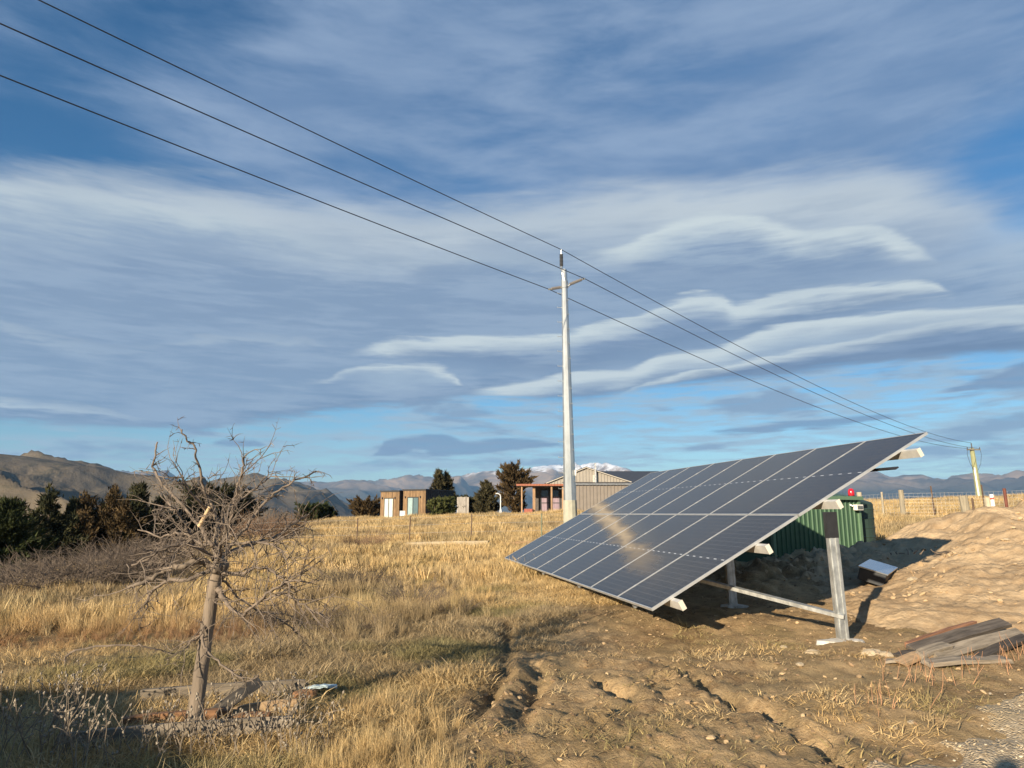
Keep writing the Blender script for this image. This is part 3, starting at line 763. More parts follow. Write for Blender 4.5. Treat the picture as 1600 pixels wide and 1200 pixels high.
def glass_material():
    m, t, p = newmat('solar_glass_mat')
    oc = obj_coord(t)
    sp = t.nodes.new('ShaderNodeSeparateXYZ'); t.links.new(oc, sp.inputs[0]); x, y = S(sp.outputs[0]), S(sp.outputs[1])
    def lines(v, pitch, w):
        f = S.math('FRACT', v / pitch); d = S.math('MINIMUM', f, 1.0 - f)
        return smooth(d, w / pitch * 0.5, w / pitch)
    W, H_ = 1.134, 2.12
    cell = lines(x, (W - 0.05) / 6, 0.004) * lines(S.math('ABSOLUTE', y) - 0.014, 0.0935, 0.0055)
    bus = S.math('FRACT', x / 0.0181); bus = smooth(S.math('ABSOLUTE', bus - 0.5), 0.47, 0.5)
    c = mixcol(cell, (0.075, 0.071, 0.068), (0.028, 0.0235, 0.0195))
    c = mixcol(bus * 0.10, c, (0.10, 0.11, 0.13))
    # pale dashes on the line that halves each module
    fx = S.math('FRACT', (x + W / 2) / (W / 6)); dash = smooth(S.math('ABSOLUTE', fx - 0.5), 0.20, 0.17)
    mid = smooth(S.math('ABSOLUTE', y), 0.008, 0.0055) * dash
    edge = smooth(S.math('ABSOLUTE', y), H_ / 2 - 0.045, H_ / 2 - 0.040)
    # a smear of dried dust that crosses the array
    pos = t.nodes.new('ShaderNodeNewGeometry').outputs['Position']
    def dot(v):
        n = t.nodes.new('ShaderNodeVectorMath'); n.operation = 'DOT_PRODUCT'
        sb = t.nodes.new('ShaderNodeVectorMath'); sb.operation = 'SUBTRACT'; t.links.new(pos, sb.inputs[0]); sb.inputs[1].default_value = AO
        t.links.new(sb.outputs[0], n.inputs[0]); n.inputs[1].default_value = v; return S(n.outputs['Value'])
    u, v = dot(AU), dot(AV)
    n1 = noise_of(combine(u * 0.9, v * 1.6, 0.0), 1.6, 4, 0.6)
    n2 = noise_of(combine(u * 1.2, v * 2.0, 3.0), 5.0, 4, 0.6)
    across = v - (2.62 - 0.252 * u) + (n1 - 0.5) * 0.55          # centre line of the smear
    smear = smooth(S.math('ABSOLUTE', across), 0.30, 0.0) * smooth(u, 9.0, 4.5, 0.0, 0.85)
    smear = smear * S.math('MULTIPLY_ADD', n2, 0.8, 0.45, clamp=True)
    film = smooth(n1 * 0.5 + n2 * 0.5, 0.45, 0.75) * 0.05
    dust = S.math('MAXIMUM', smear, film)
    c = mixcol(mid, c, (0.55, 0.57, 0.60))
    c = mixcol(edge, c, (0.012, 0.013, 0.018))
    c = mixcol(dust, c, (0.50, 0.41, 0.29))
    t.links.new(c, p.inputs['Base Color'])
    t.links.new((dust * 0.65 + 0.20).s, p.inputs['Roughness'])
    p.inputs['IOR'].default_value = 1.38
    t.links.new((0.5 - dust * 0.45).s, p.inputs['Specular IOR Level'])
    return m

ALU = simple('aluminium_mat', (0.60, 0.60, 0.58), 0.42, 0.55, 0.08, 5)
GALV = simple('galvanised_mat', (0.48, 0.49, 0.47), 0.48, 0.65, 0.28, 14, (1, 1, 0.5))
ZINC = simple('zinc_purlin_mat', (0.60, 0.58, 0.53), 0.55, 0.25, 0.12, 6)
STEELDARK = simple('bolt_mat', (0.35, 0.35, 0.34), 0.45, 0.7, 0.2, 20)
BACKSHEET = simple('backsheet_mat', (0.05, 0.05, 0.055), 0.6, 0.0, 0.1, 4)
CONC = simple('footing_mat', (0.55, 0.52, 0.46), 0.9, 0.0, 0.18, 12, bmp=0.5)

def build_array():
    near = AO + AU * (8.0 * PU)
    post0 = Vector((3.70, 8.215, 0)); post0.z = gz(post0.x, post0.y)
    root = empty('solar_array', post0, 0, 'ground mounted solar array of sixteen dark modules on galvanised posts', 'solar panels')
    rb = root.location
    # module prototype: glass laminate + aluminium frame
    W, H_, T = 1.134, 2.12, 0.032
    lam = MB().box(-W / 2 + 0.011, W / 2 - 0.011, -H_ / 2 + 0.011, H_ / 2 - 0.011, -0.010, -0.0025).mesh('glass_laminate', glass_material())
    fr = MB()
    for s in (-1, 1):
        fr.box(s * W / 2 - (0.013 if s > 0 else 0), s * W / 2 + (0.013 if s < 0 else 0), -H_ / 2, H_ / 2, -T, 0)
        fr.box(-W / 2 + 0.013, W / 2 - 0.013, s * H_ / 2 - (0.013 if s > 0 else 0), s * H_ / 2 + (0.013 if s < 0 else 0), -T, 0)
    frm = fr.mesh('module_frame', ALU)
    bs = MB().box(-W / 2 + 0.0135, W / 2 - 0.0135, -H_ / 2 + 0.0135, H_ / 2 - 0.0135, -0.016, -0.0105)
    bs.box(-0.09, 0.09, -0.06, 0.06, -0.030, -0.0165)
    bsm = bs.mesh('backsheet', BACKSHEET)
    rot = Matrix((AU, AV, AU.cross(AV))).transposed().to_euler()
    for j in range(2):
        for i in range(8):
            c = AO + AU * ((i + 0.5) * PU) + AV * ((j + 0.5) * PV)
            o = link('solar_panel', lam, root, c - rb, rot)
            link('module_frame', frm, o); link('backsheet', bsm, o)
    N = AU.cross(AV).normalized()
    # purlins: zinc C sections running along the rows, ends standing out
    for k, vv in enumerate((0.13, 0.70, 1.19, 1.79)):
        a = AO + AU * (-0.16) + AV * (vv * PV) - N * 0.085; b = AO + AU * (8.0 * PU + (0.20, 0.20, 0.22, 0.24)[k]) + AV * (vv * PV) - N * 0.085
        mb = MB(); D = (b - a).normalized()
        def cpart(o1, o2, w, h):
            off = AV * o1 + N * o2
            mb.bar(a + off - rb, b + off - rb, w, h, N)
        cpart(-0.024, 0, 0.004, 0.100); cpart(0.0005, 0.048, 0.045, 0.004); cpart(0.0005, -0.048, 0.045, 0.004); cpart(0.0235, 0.038, 0.004, 0.016); cpart(0.0235, -0.038, 0.004, 0.016)
        mb.build('purlin', ZINC, root)
        cap = MB().bar(b + D * 0.001 - rb, b + D * 0.006 - rb, 0.056, 0.106, N); cap.build('purlin_end_cap', simple('end_cap_mat', (0.62, 0.58, 0.49), 0.7, 0, 0.08), root)
    # module clamps between modules along the purlins
    cl = MB().box(-0.010, 0.010, -0.025, 0.025, -0.03, 0.004).mesh('module_clamp', ALU)
    for vv in (0.13, 0.70, 1.19, 1.79):
        for i in range(1, 8):
            link('module_clamp', cl, root, AO + AU * (i * PU) + AV * (vv * PV) - rb, rot)
    # posts with rafters and braces
    for k in range(4):
        t_ = 0.02 + 2.50 * k
        base = Vector((3.70, 8.215, 0)) - AU * t_
        base.z = gz(base.x, base.y)
        uu = (base - AO).dot(AU)
        vtop = ((base - AO) - AU * uu).dot(AN) / math.cos(TILT)
        top = AO + AU * uu + AV * vtop - N * 0.17
        h = top.z - base.z
        lean = Vector((-0.035, -0.01, 0)) * h
        p = MB()
        # C post: web facing the camera side, two flanges with lips
        def pc(du, dn, w, d):
            q = base + AU * du + AN * dn - rb
            p.bar(q - Vector((0, 0, 0.25)), q + lean + Vector((0, 0, h)), w, d, AN)
        pc(0.028, 0, 0.005, 0.124); pc(0, 0.0595, 0.056, 0.005); pc(0, -0.0595, 0.056, 0.005); pc(-0.0275, 0.047, 0.005, 0.022); pc(-0.0275, -0.047, 0.005, 0.022)
        po = p.build('post', GALV, root)
        rib = MB()
        for dn in (-0.034, 0.034):
            q = base + AU * 0.0335 + AN * dn - rb
            rib.bar(q - Vector((0, 0, 0.05)), q + lean + Vector((0, 0, h - 0.26)), 0.006, 0.020, AN)
        rib.build('stiffening_rib', GALV, po)
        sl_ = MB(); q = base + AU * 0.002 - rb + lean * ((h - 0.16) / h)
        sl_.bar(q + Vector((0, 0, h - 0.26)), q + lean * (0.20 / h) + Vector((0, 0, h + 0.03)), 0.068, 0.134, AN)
        sl_.build('post_top_shade', simple('post_shade_mat', (0.03, 0.03, 0.032), 0.5, 0.2, 0.2), po)  # near-black sleeve standing in for the shade on the post top
        ra = MB().bar(AO + AU * (uu - 1.35) + AV * 0.12 - N * 0.175 - rb, AO + AU * (uu - 1.35) + AV * (1.9 * PV) - N * 0.175 - rb, 0.05, 0.08, N)
        ra.build('rafter', GALV, root)
        b0 = base + AU * 0.062 + lean * 0.2 + Vector((0, 0, h * 0.20)); b1 = AO + AU * (uu - 1.31) + AV * (0.42 * PV) - N * 0.20
        br = MB().bar(b0 - rb, b1 - rb, 0.042, 0.070, AN); bo = br.build('brace', GALV, root)
        d = (b1 - b0)
        for f in (0.03, 0.42, 0.52):
            q = b0 + d * f - rb; MB().tube([q + AU * 0.018, q + AU * 0.034], 0.013, 6).build('bolt', STEELDARK, bo)
        g = random.Random(k); f = MB(); ring = []; nn = 18
        for a in range(nn):
            q = 2 * math.pi * a / nn; rr = (0.11 + 0.07 * g.random()) * (1.6 if k == 0 and math.sin(q) < 0.3 and math.cos(q) < 0 else 1.0)
            ring.append((rr * math.cos(q) * 1.25, rr * math.sin(q) * 0.8))
        zz = base.z - rb.z + 0.015
        vs = [(base.x - rb.x + a, base.y - rb.y + b, zz + 0.012 * g.random()) for a, b in ring] + [(base.x - rb.x + a * 1.12, base.y - rb.y + b * 1.12, zz - 0.13) for a, b in ring] + [(base.x - rb.x, base.y - rb.y, zz + 0.03)]
        f.add(vs, [[i, (i + 1) % nn, 2 * nn] for i in range(nn)] + [[nn + i, nn + (i + 1) % nn, (i + 1) % nn, i] for i in range(nn)])
        f.build('concrete_footing', CONC, root)
    # loose cable hanging from the upper edge, junction tray under the rear
    e = AO + AU * (8 * PU - 0.05) + AV * (1.62 * PV) - N * 0.10
    MB().bar(e - AU * 1.0 - rb, e + AU * 0.26 - rb, 0.05, 0.018, N).build('cable_tray', simple('tray_mat', (0.04, 0.04, 0.045), 0.5, 0.3), root)
build_array()
# ------------------------------------------------------------------ power line
def insulator(a, b, r, mat, parent, name='insulator', n=9):
    a, b = Vector(a), Vector(b); mb = MB()
    pts = []; rad = []
    for i in range(n * 2 + 1):
        pts.append(a.lerp(b, i / (n * 2))); rad.append(r if i % 2 else r * 0.55)
    mb.tube(pts, rad, 10)
    return mb.build(name, mat, parent)

def build_poles():
    PX, PY = 2.03, 25.0
    bz = gz(PX, PY)
    galv = simple('pole_steel_mat', (0.56, 0.57, 0.545), 0.32, 0.82, 0.16, 3, (1, 1, 0.4))
    sleeve = simple('pole_sleeve_mat', (0.37, 0.36, 0.28), 0.75, 0, 0.12, 4)
    dark = simple('insulator_dark_mat', (0.075, 0.078, 0.085), 0.5, 0, 0.1, 6)
    brown = simple('insulator_grey_mat', (0.20, 0.185, 0.175), 0.5, 0, 0.12, 6)
    root = empty('power_pole', (PX, PY, bz), 0, 'tall tapered galvanised steel power pole with three insulators behind the array', 'power pole')
    top = Vector((-0.09, 0, 10.42 - bz))
    sh = MB(); n = 9
    sh.tube([Vector((0.0, 0, 1.9 - bz)).lerp(top, i / n) for i in range(n + 1)], [0.232 - (0.232 - 0.105) * i / n for i in range(n + 1)], 12)
    shaft = sh.build('shaft', galv, root)
    MB().tube([(0.02, 0, -0.3), (0.0, 0, 1.95 - bz)], [0.262, 0.245], 12).build('base_sleeve', sleeve, root)
    for k in range(14):                       # step bolts up the left side
        z = 2.35 + k * 0.55 - bz; f = (z + bz - 1.9) / 8.5; r = 0.232 - 0.127 * f; x = -0.09 * f
        MB().tube([(x - r * 0.9, -0.02, z), (x - r - 0.16, -0.02, z), (x - r - 0.16, -0.02, z + 0.04)], 0.011, 5).build('step_bolt', galv, root)
        if k % 1 == 0: MB().tube([(x + r * 0.75, -0.14, z + 0.26), (x + r * 0.80, -0.17, z + 0.26)], 0.028, 6).build('lug', galv, root)
    MB().box(0.16, 0.22, -0.22, -0.19, 0.9 + 1.9 - bz, 1.1 + 1.9 - bz).build('number_plate', simple('plate_mat', (0.75, 0.74, 0.68), 0.6), root)
    # brackets + insulators
    L = lambda x, y, z: Vector((x - PX, y - PY, z - bz))
    t1, t2, t3 = L(1.84, 24.98, 11.18), L(2.66, 24.98, 10.06), L(1.37, 24.98, 9.66)
    brk = MB().tube([L(1.93, 24.88, 9.95), L(1.87, 24.9, 10.25), L(1.84, 24.98, 10.45)], 0.03, 6); brk.tube([L(1.84, 24.98, 10.40), L(1.84, 24.98, 10.55)], 0.045, 8)
    brk.build('top_bracket', galv, root)
    insulator(L(1.84, 24.98, 10.53), L(1.84, 24.98, 11.02), 0.075, dark, root)
    MB().tube([L(1.84, 24.98, 11.02), L(1.84, 24.98, 11.20)], [0.035, 0.02], 6).build('wire_clamp', galv, root)
    cl = MB().tube([L(1.95, 25, 9.70), L(1.95, 25, 9.98)], 0.135, 12); cl.build('arm_collar', galv, root)
    insulator(L(2.13, 24.98, 9.84), L(2.58, 24.98, 10.03), 0.07, brown, root)
    MB().tube([L(2.03, 25, 9.72), L(2.15, 24.98, 9.85)], 0.035, 6).build('arm_bracket', galv, root)
    MB().tube([L(2.57, 24.98, 10.025), L(2.70, 24.98, 10.07)], [0.035, 0.03], 6).build('wire_clamp', galv, root)
    insulator(L(1.80, 24.98, 9.73), L(1.46, 24.98, 9.67), 0.07, brown, root)
    MB().tube([L(1.92, 25, 9.75), L(1.79, 24.98, 9.73)], 0.035, 6).build('arm_bracket', galv, root)
    MB().tube([L(1.47, 24.98, 9.672), L(1.33, 24.98, 9.65)], [0.035, 0.03], 6).build('wire_clamp', galv, root)

    # timber pole far off to the right
    FX, FY = 65.3, 100.0; fz = gz(FX, FY)
    fr = empty('timber_power_pole', (FX, FY, fz), 0, 'far pale green treated timber power pole with crossarm, at the right', 'power pole')
    H_ = 10.6 - fz
    MB().tube([(0.35, 0, -0.5), (0.18, 0, H_ * 0.5), (0, 0, H_)], [0.42, 0.36, 0.28], 10).build('shaft', wood('treated_pole_mat', (0.36, 0.37, 0.20), 0.7, 0.85, (12, 12, 1.0)), fr)
    MB().box(-0.95, 0.95, -0.45, -0.30, H_ - 0.32, H_ - 0.14).build('crossarm', wood('crossarm_mat', (0.20, 0.18, 0.15)), fr)
    for x in (-0.88, 0.88): MB().tube([(x, -0.38, H_ - 0.14), (x, -0.38, H_ + 0.14)], [0.07, 0.05], 6).build('insulator', dark, fr)
    MB().tube([(-0.12, -0.2, H_ - 0.1), (-0.12, -0.2, H_ + 0.72)], [0.10, 0.07], 6).build('insulator', dark, fr)
    MB().tube([(-0.02, -0.5, 0.0), (-0.22, -0.42, H_ * 0.69)], 0.11, 8).build('cable_conduit', simple('conduit_mat', (0.80, 0.79, 0.76), 0.5, 0, 0.05), fr)
    jm = simple('wire_mat', (0.06, 0.065, 0.075), 0.5, 0.3, 0.1)
    for s in (-1, 1):
        MB().tube([(s * 0.88, -0.4, H_ - 0.1), (s * 1.0, -0.4, H_ - 0.9), (s * 0.75, -0.42, H_ - 2.2), (s * 0.2, -0.44, H_ - 3.2)], 0.025, 4).build('jumper_wire', jm, fr)
    st = MB().tube([(FX + 8.0, FY - 8, fz + 7.2), (FX + 15.0, FY - 12, fz + 0.6)], [0.05, 0.05], 5)
    tag(st.build('stay_wire', simple('stay_mat', (0.55, 0.55, 0.52), 0.5, 0.3)), 'slanting pale stay wire right of the far timber pole', 'stay wire')

    # conductors: behind the viewer -> steel pole -> timber pole
    names = ('top power line running through the tallest insulator', 'power line held by the right hand insulator of the steel pole', 'lowest power line held by the left hand insulator of the steel pole')
    ends = [((1.84, 24.98, 11.20), (65.15, 99.8, 11.35), (-8.77, 11.54)), ((2.68, 24.98, 10.07), (66.15, 99.6, 10.55), (-8.74, 10.71)), ((1.35, 24.98, 9.66), (64.45, 99.6, 10.55), (-9.29, 11.55))]
    for (a, b, q), lab in zip(ends, names):
        a, b = Vector(a), Vector(b); pts = []
        d = Vector((q[0] - a.x, q[1] - a.y, 0))
        for i in range(28):                     # span that comes from the left, sagging gently
            s = 3.2 * (1 - i / 28.0)
            p_ = a + d * s; p_.z = a.z + (-0.50 * s + 0.155 * s * s)
            pts.append(p_)
        for i in range(31):
            s = i / 30; p_ = a.lerp(b, s); p_.z -= 4 * 1.35 * s * (1 - s); pts.append(p_)
        tag(MB().tube(pts, [0.014 if i < 28 else 0.014 + 0.012 * (i - 28) / 31 for i in range(len(pts))], 5).build('power_line', jm, sm=True), lab, 'power line')
build_poles()
# ------------------------------------------------------------------ buildings
def cabin(name, loc, rz, W, D, H_, label, curtain, twin):
    """front at local -Y, long dark side at +X"""
    root = empty(name, loc, rz, label, 'cabin', 'twin timber cabins on the rise')
    cedar = wood('cedar_mat', (0.27, 0.172, 0.09), 0.55, 0.7, (10, 10, 1.2)); blk = simple('black_clad_mat', (0.028, 0.029, 0.032), 0.6, 0.1, 0.15)
    frm = simple('door_frame_mat', (0.03, 0.032, 0.035), 0.45, 0.3, 0.1)
    # dark clad body behind the front wall
    b = MB().box(-W / 2, W / 2, 0.02, D, 0, H_)
    k = 0
    body = b.build('wall', blk, root)
    rib = MB().box(-0.012, 0.012, -0.015, 0.015, 0.02, H_ - 0.02).mesh('cladding_batten', blk)
    nb = 16
    for i in range(nb):
        for s in (-1, 1): link('cladding_batten', rib, body, (s * (W / 2 + 0.011), 0.2 + (D - 0.4) * i / (nb - 1), 0))
    # front boards, leaving the doorway open
    dx0, dx1, dh = -W * 0.31, W * 0.19, H_ * 0.74
    fw = MB().box(-W / 2, dx0, -0.012, 0.018, 0, H_ - 0.12); fw.box(dx1, W / 2, -0.012, 0.018, 0, H_ - 0.12); fw.box(dx0, dx1, -0.012, 0.018, dh, H_ - 0.12)
    front = fw.build('front_wall', cedar, root)
    bw = W / 15
    for i in range(15):
        x0 = -W / 2 + i * bw; x1 = x0 + bw - 0.012
        if x1 <= dx0 + 0.05 or x0 >= dx1 - 0.05: z0 = 0
        else: z0 = dh + 0.03
        MB().box(x0, x1, -0.034, -0.0125, z0, H_ - 0.12).build('cladding_board', cedar, front)
    MB().box(-W / 2 - 0.06, W / 2 + 0.06, -0.12, D + 0.05, H_ - 0.12, H_ + 0.02).build('roof', blk, root)
    # glazed sliding door: two leaves
    ww = dx1 - dx0
    fr = MB()
    for x in (dx0, (dx0 + dx1) / 2 - 0.03, dx1 - 0.06): fr.box(x, x + 0.06, -0.045, 0.0, 0, dh)
    fr.box(dx0, dx1, -0.044, -0.001, dh - 0.07, dh + 0.001); fr.box(dx0, dx1, -0.044, -0.001, -0.001, 0.06)
    door = fr.build('sliding_door', frm, root)
    gl = simple('door_glass_mat', (0.10, 0.15, 0.16), 0.06, 0, 0.1, 2)
    cu = simple('white_curtain_mat', (0.50, 0.53, 0.49), 0.8, 0, 0.1, 3, (14, 1, 0.4)); cg = simple('teal_blind_mat', (0.26, 0.36, 0.36), 0.5, 0, 0.1, 3)
    for i, (a, b_) in enumerate(((dx0 + 0.06, (dx0 + dx1) / 2 - 0.03), ((dx0 + dx1) / 2 + 0.03, dx1 - 0.06))):
        MB().box(a, b_, -0.016, -0.012, 0.06, dh - 0.07).build('pane', gl if (twin and i == 1) else (cg if twin else cu), door)
    for x in (dx0 - W * 0.09, dx1 + W * 0.09):
        MB().tube([(x, -0.09, dh - 0.10), (x, -0.09, dh + 0.08)], 0.05, 8).build('wall_light', frm, root)
    MB().box(-W / 2 + 0.05, W / 2 - 0.05, 0.05, D - 0.05, -0.45, 0.0).build('base', simple('pile_mat', (0.12, 0.11, 0.10), 0.9), root)
    return root

def build_cabins():
    d = 66.0; rz = R(-27)
    z = gz(-8.5, d) + 0.16
    z = 0.98
    cabin('timber_cabin', (-11.45, 67.0, z), rz, 2.15, 4.6, 2.62, 'left of two flat roofed cedar fronted cabins, with white door curtains', 0, False)
    cabin('timber_cabin', (-9.05, 66.2, z), rz, 2.5, 4.9, 2.72, 'right of two flat roofed cedar cabins, long black side wall showing', 0, True)
    # long pale deck edge in front
    dk = MB().box(-17.6, -9.9, 63.4, 65.2, 0.60, 0.86); 
    tag(dk.build('concrete_deck', simple('deck_mat', (0.55, 0.53, 0.48), 0.8, 0, 0.12), bev=0.01), 'low pale concrete deck in front of the cedar cabins', 'deck')
    # weathered screen at the far corner of the right cabin
    r = empty('timber_screen', (-4.7, 68.4, gz(-4.7, 68.4)), R(-20), 'grey weathered timber screen at the end of the right cabin', 'screen')
    wm = wood('grey_timber_mat', (0.36, 0.33, 0.29), 0.6, 0.9, (12, 12, 1.5))
    for i in range(7): MB().box(-0.62 + i * 0.178, -0.62 + i * 0.178 + 0.165, -0.02, 0.02, 0, 1.9 + 0.02 * (i % 3)).build('board', wm, r)
    MB().box(-0.6, 0.6, 0.021, 0.06, 0.4, 0.5).build('rail', wm, r); MB().box(-0.6, 0.6, 0.021, 0.06, 1.5, 1.6).build('rail', wm, r)
    # white garden chair outside the right cabin
    cr = empty('garden_chair', (-9.75, 63.95, 0.862), R(20), 'small white garden chair outside the right cabin door', 'chair')
    wht = simple('white_plastic_mat', (0.78, 0.77, 0.74), 0.5, 0, 0.05)
    MB().box(-0.24, 0.24, -0.22, 0.22, 0.40, 0.44).build('seat', wht, cr); MB().box(-0.24, 0.24, 0.20, 0.24, 0.441, 0.86).build('backrest', wht, cr)
    for sx in (-0.21, 0.21):
        for sy in (-0.19, 0.19): MB().tube([(sx, sy, 0), (sx, sy, 0.40)], 0.02, 6).build('leg', wht, cr)

def ribbed(mb, x0, x1, y, z0, z1, pitch, depth, ztop=None):
    """ribbed sheet in the XZ plane facing -Y; ztop(x) for a sloping head"""
    n = max(2, int(round((x1 - x0) / pitch))); w = (x1 - x0) / n
    prof = []
    for i in range(n): prof += [(x0 + i * w, 0), (x0 + (i + 0.62) * w, 0), (x0 + (i + 0.70) * w, -depth), (x0 + (i + 0.92) * w, -depth)]
    prof.append((x1, 0)); vs = []; fs = []
    for (x, d) in prof:
        zt = ztop(x) if ztop else z1
        vs += [(x, y + d, z0), (x, y + d, zt)]
    for i in range(len(prof) - 1): fs.append([2 * i, 2 * i + 2, 2 * i + 3, 2 * i + 1])
    mb.add(vs, fs)

def build_house():
    y0 = 60.0; bz = 1.50
    root = empty('farmhouse', (6.3, y0, bz), 0, 'grey brown ribbed steel farmhouse with low gable, behind the steel pole', 'house')
    clad = simple('ribbed_clad_mat', (0.22, 0.19, 0.16), 0.65, 0.1, 0.08, 2); lt = simple('gable_clad_mat', (0.31, 0.28, 0.235), 0.65, 0.1, 0.08, 2)
    trim = simple('barge_mat', (0.50, 0.46, 0.39), 0.6, 0, 0.06); roofm = simple('dark_roof_mat', (0.06, 0.065, 0.075), 0.5, 0.2, 0.12); gut = simple('gutter_mat', (0.17, 0.18, 0.19), 0.5, 0.2)
    X = lambda px: (px - 800) / 1100 * 59.2 - 6.3          # local x of a bearing seen on this front
    # lower front wall
    w = MB(); ribbed(w, X(884), X(1010), 0, -0.3, 2.32, 0.30, 0.05); w.box(X(884), X(1010), 0.01, 7.5, -0.3, 2.30); w.build('wall', clad, root)
    MB().box(X(880), X(1010), -0.18, 0.02, 2.34, 2.50).build('gutter', gut, root)
    MB().add([(X(880), -0.02, 2.51), (X(1010), -0.02, 2.51), (X(1010), 1.2, 2.66), (X(880), 1.2, 2.66)], [[0, 1, 2, 3]]).build('porch_roof', roofm, root)
    # gable wall set back
    gy = 1.2; xl, xa, xr = X(857), X(919), X(988); zl, za, zr = 2.52, 3.83, 2.62
    zt = lambda x: zl + (za - zl) * (x - xl) / (xa - xl) if x < xa else za + (zr - za) * (x - xa) / (xr - xa)
    g = MB(); ribbed(g, xl + 0.05, xa, gy, 2.3, 0, 0.27, 0.045, zt); ribbed(g, xa, xr - 0.05, gy, 2.3, 0, 0.27, 0.045, zt); gable = g.build('gable_wall', lt, root)
    MB().bar((xl - 0.15, gy - 0.12, zl + 0.02), (xa, gy - 0.12, za + 0.06), 0.06, 0.20, (0, -1, 0.01)).build('barge_board', trim, root)
    MB().bar((xr + 0.15, gy - 0.121, zr + 0.02), (xa, gy - 0.121, za + 0.06), 0.06, 0.20, (0, -1, 0.01)).build('barge_board', trim, root)
    MB().add([(xl - 0.2, gy - 0.1, zl + 0.05), (xa, gy - 0.1, za + 0.15), (xa, 8, za + 0.15), (xl - 0.2, 8, zl + 0.05)], [[0, 1, 2, 3]]).build('roof', roofm, root)
    MB().add([(xa, gy - 0.1, za + 0.152), (xr + 0.2, gy - 0.1, zr + 0.05), (xr + 0.2, 8, zr + 0.05), (xa, 8, za + 0.152)], [[0, 1, 2, 3]]).build('roof', roofm, root)
    MB().box(X(932), X(934.5), gy - 0.35, gy - 0.2, 2.5, 4.25).build('flue', simple('flue_mat', (0.62, 0.62, 0.60), 0.4, 0.6), root)
    MB().box(X(929), X(937), gy - 0.07, gy - 0.0465, 2.62, 3.25).build('vent_panel', trim, gable)
    MB().tube([(X(932.5), gy - 0.075, 2.92), (X(932.5), gy - 0.11, 2.92)], 0.07, 8).build('vent', gut, gable)
    # wing behind with the dark roof
    MB().add([(X(945), 3.5, 2.7), (X(1060), 3.5, 2.7), (X(1060), 7.4, 3.95), (X(936), 7.4, 3.95)], [[0, 1, 2, 3]]).build('wing_roof', roofm, root)
    # verandah on the left
    vr = empty('verandah_roof_thing', (0, 0, 0)); bpy.data.objects.remove(vr)
    rust = simple('rust_roof_mat', (0.31, 0.115, 0.065), 0.6, 0.1, 0.15); timber = wood('post_timber_mat', (0.52, 0.33, 0.19), 0.65, 0.8, (12, 12, 1.0))
    MB().box(X(806.5), X(884), -1.1, 2.6, 2.26, 2.30).build('verandah_roof', gut, root)
    rf = MB(); ribbed(rf, X(806.5), X(884), -1.12, 2.24, 2.40, 0.25, 0.02); rf.box(X(806.5), X(884), -1.115, -1.0, 2.301, 2.40); rf.build('verandah_fascia', rust, root)
    ps = ((815, 0.11, -0.9), (834, 0.22, -0.55), (861, 0.13, -0.9), (878.5, 0.13, -0.9))
    for px, wd, yy in ps: MB().box(X(px) - wd / 2, X(px) + wd / 2, yy, yy + 0.13, -0.25, 2.26).build('verandah_post', timber, root)
    dw = simple('verandah_wall_mat', (0.10, 0.085, 0.075), 0.8); MB().box(X(836), X(884), 1.6, 1.7, -0.3, 2.26).build('verandah_wall', dw, root)
    slab = simple('slab_mat', (0.42, 0.39, 0.34), 0.9); MB().box(X(806), X(884), -1.1, 1.6, -0.5, -0.12).build('verandah_floor', slab, root)
    fm = simple('window_frame_mat', (0.06, 0.06, 0.065), 0.5); cur = simple('mauve_curtain_mat', (0.30, 0.225, 0.265), 0.8, 0, 0.3, 3, (10, 1, 0.3)); blu = simple('blue_glass_mat', (0.05, 0.075, 0.11), 0.08)
    for a, b in ((846, 860), (864, 877)):
        f = MB(); xa_, xb_ = X(a), X(b)
        f.box(xa_, xa_ + 0.06, 1.53, 1.6, 0, 2.0); f.box(xb_ - 0.06, xb_, 1.53, 1.6, 0, 2.0); f.box(xa_ + 0.06, xb_ - 0.06, 1.535, 1.6, 0.85, 0.92); f.box(xa_ + 0.06, xb_ - 0.06, 1.535, 1.6, 1.94, 2.0); f.box(xa_ + 0.06, xb_ - 0.06, 1.535, 1.6, 0, 0.06)
        wn = f.build('window', fm, root)
        MB().box(xa_ + 0.06, xb_ - 0.06, 1.57, 1.59, 0.06, 1.42).build('curtain', cur, wn)
        MB().box(xa_ + 0.06, xb_ - 0.06, 1.572, 1.588, 1.425, 1.94).build('pane', blu, wn)
    # bent white pipe on a tripod left of the verandah
    r = empty('standpipe', (-0.92, 57.5, gz(-0.92, 57.5)), 0, 'slim white bent pipe on a tripod left of the verandah', 'pipe')
    wp = simple('white_pipe_mat', (0.72, 0.73, 0.72), 0.5, 0, 0.05)
    MB().tube([(0, 0, 0.6), (0, 0, 1.6), (-0.05, 0, 1.75), (-0.2, 0, 1.83), (-0.4, 0, 1.84)], 0.04, 6, True).build('pipe', wp, r)
    for a in (-0.18, 0.03, 0.16): MB().tube([(a, 0.1 * a, -0.05), (0, 0, 0.75)], 0.025, 5).build('leg', wp, r)
    tr = MB().box(-0.35, 0.35, -0.2, 0.2, 0, 0.42)
    tag(tr.build('plastic_crate', simple('red_tub_mat', (0.32, 0.09, 0.06), 0.6), None, (1.35, 59.3, gz(1.35, 59.3)), bev=0.02), 'small red plastic tub under the left end of the verandah', 'tub')

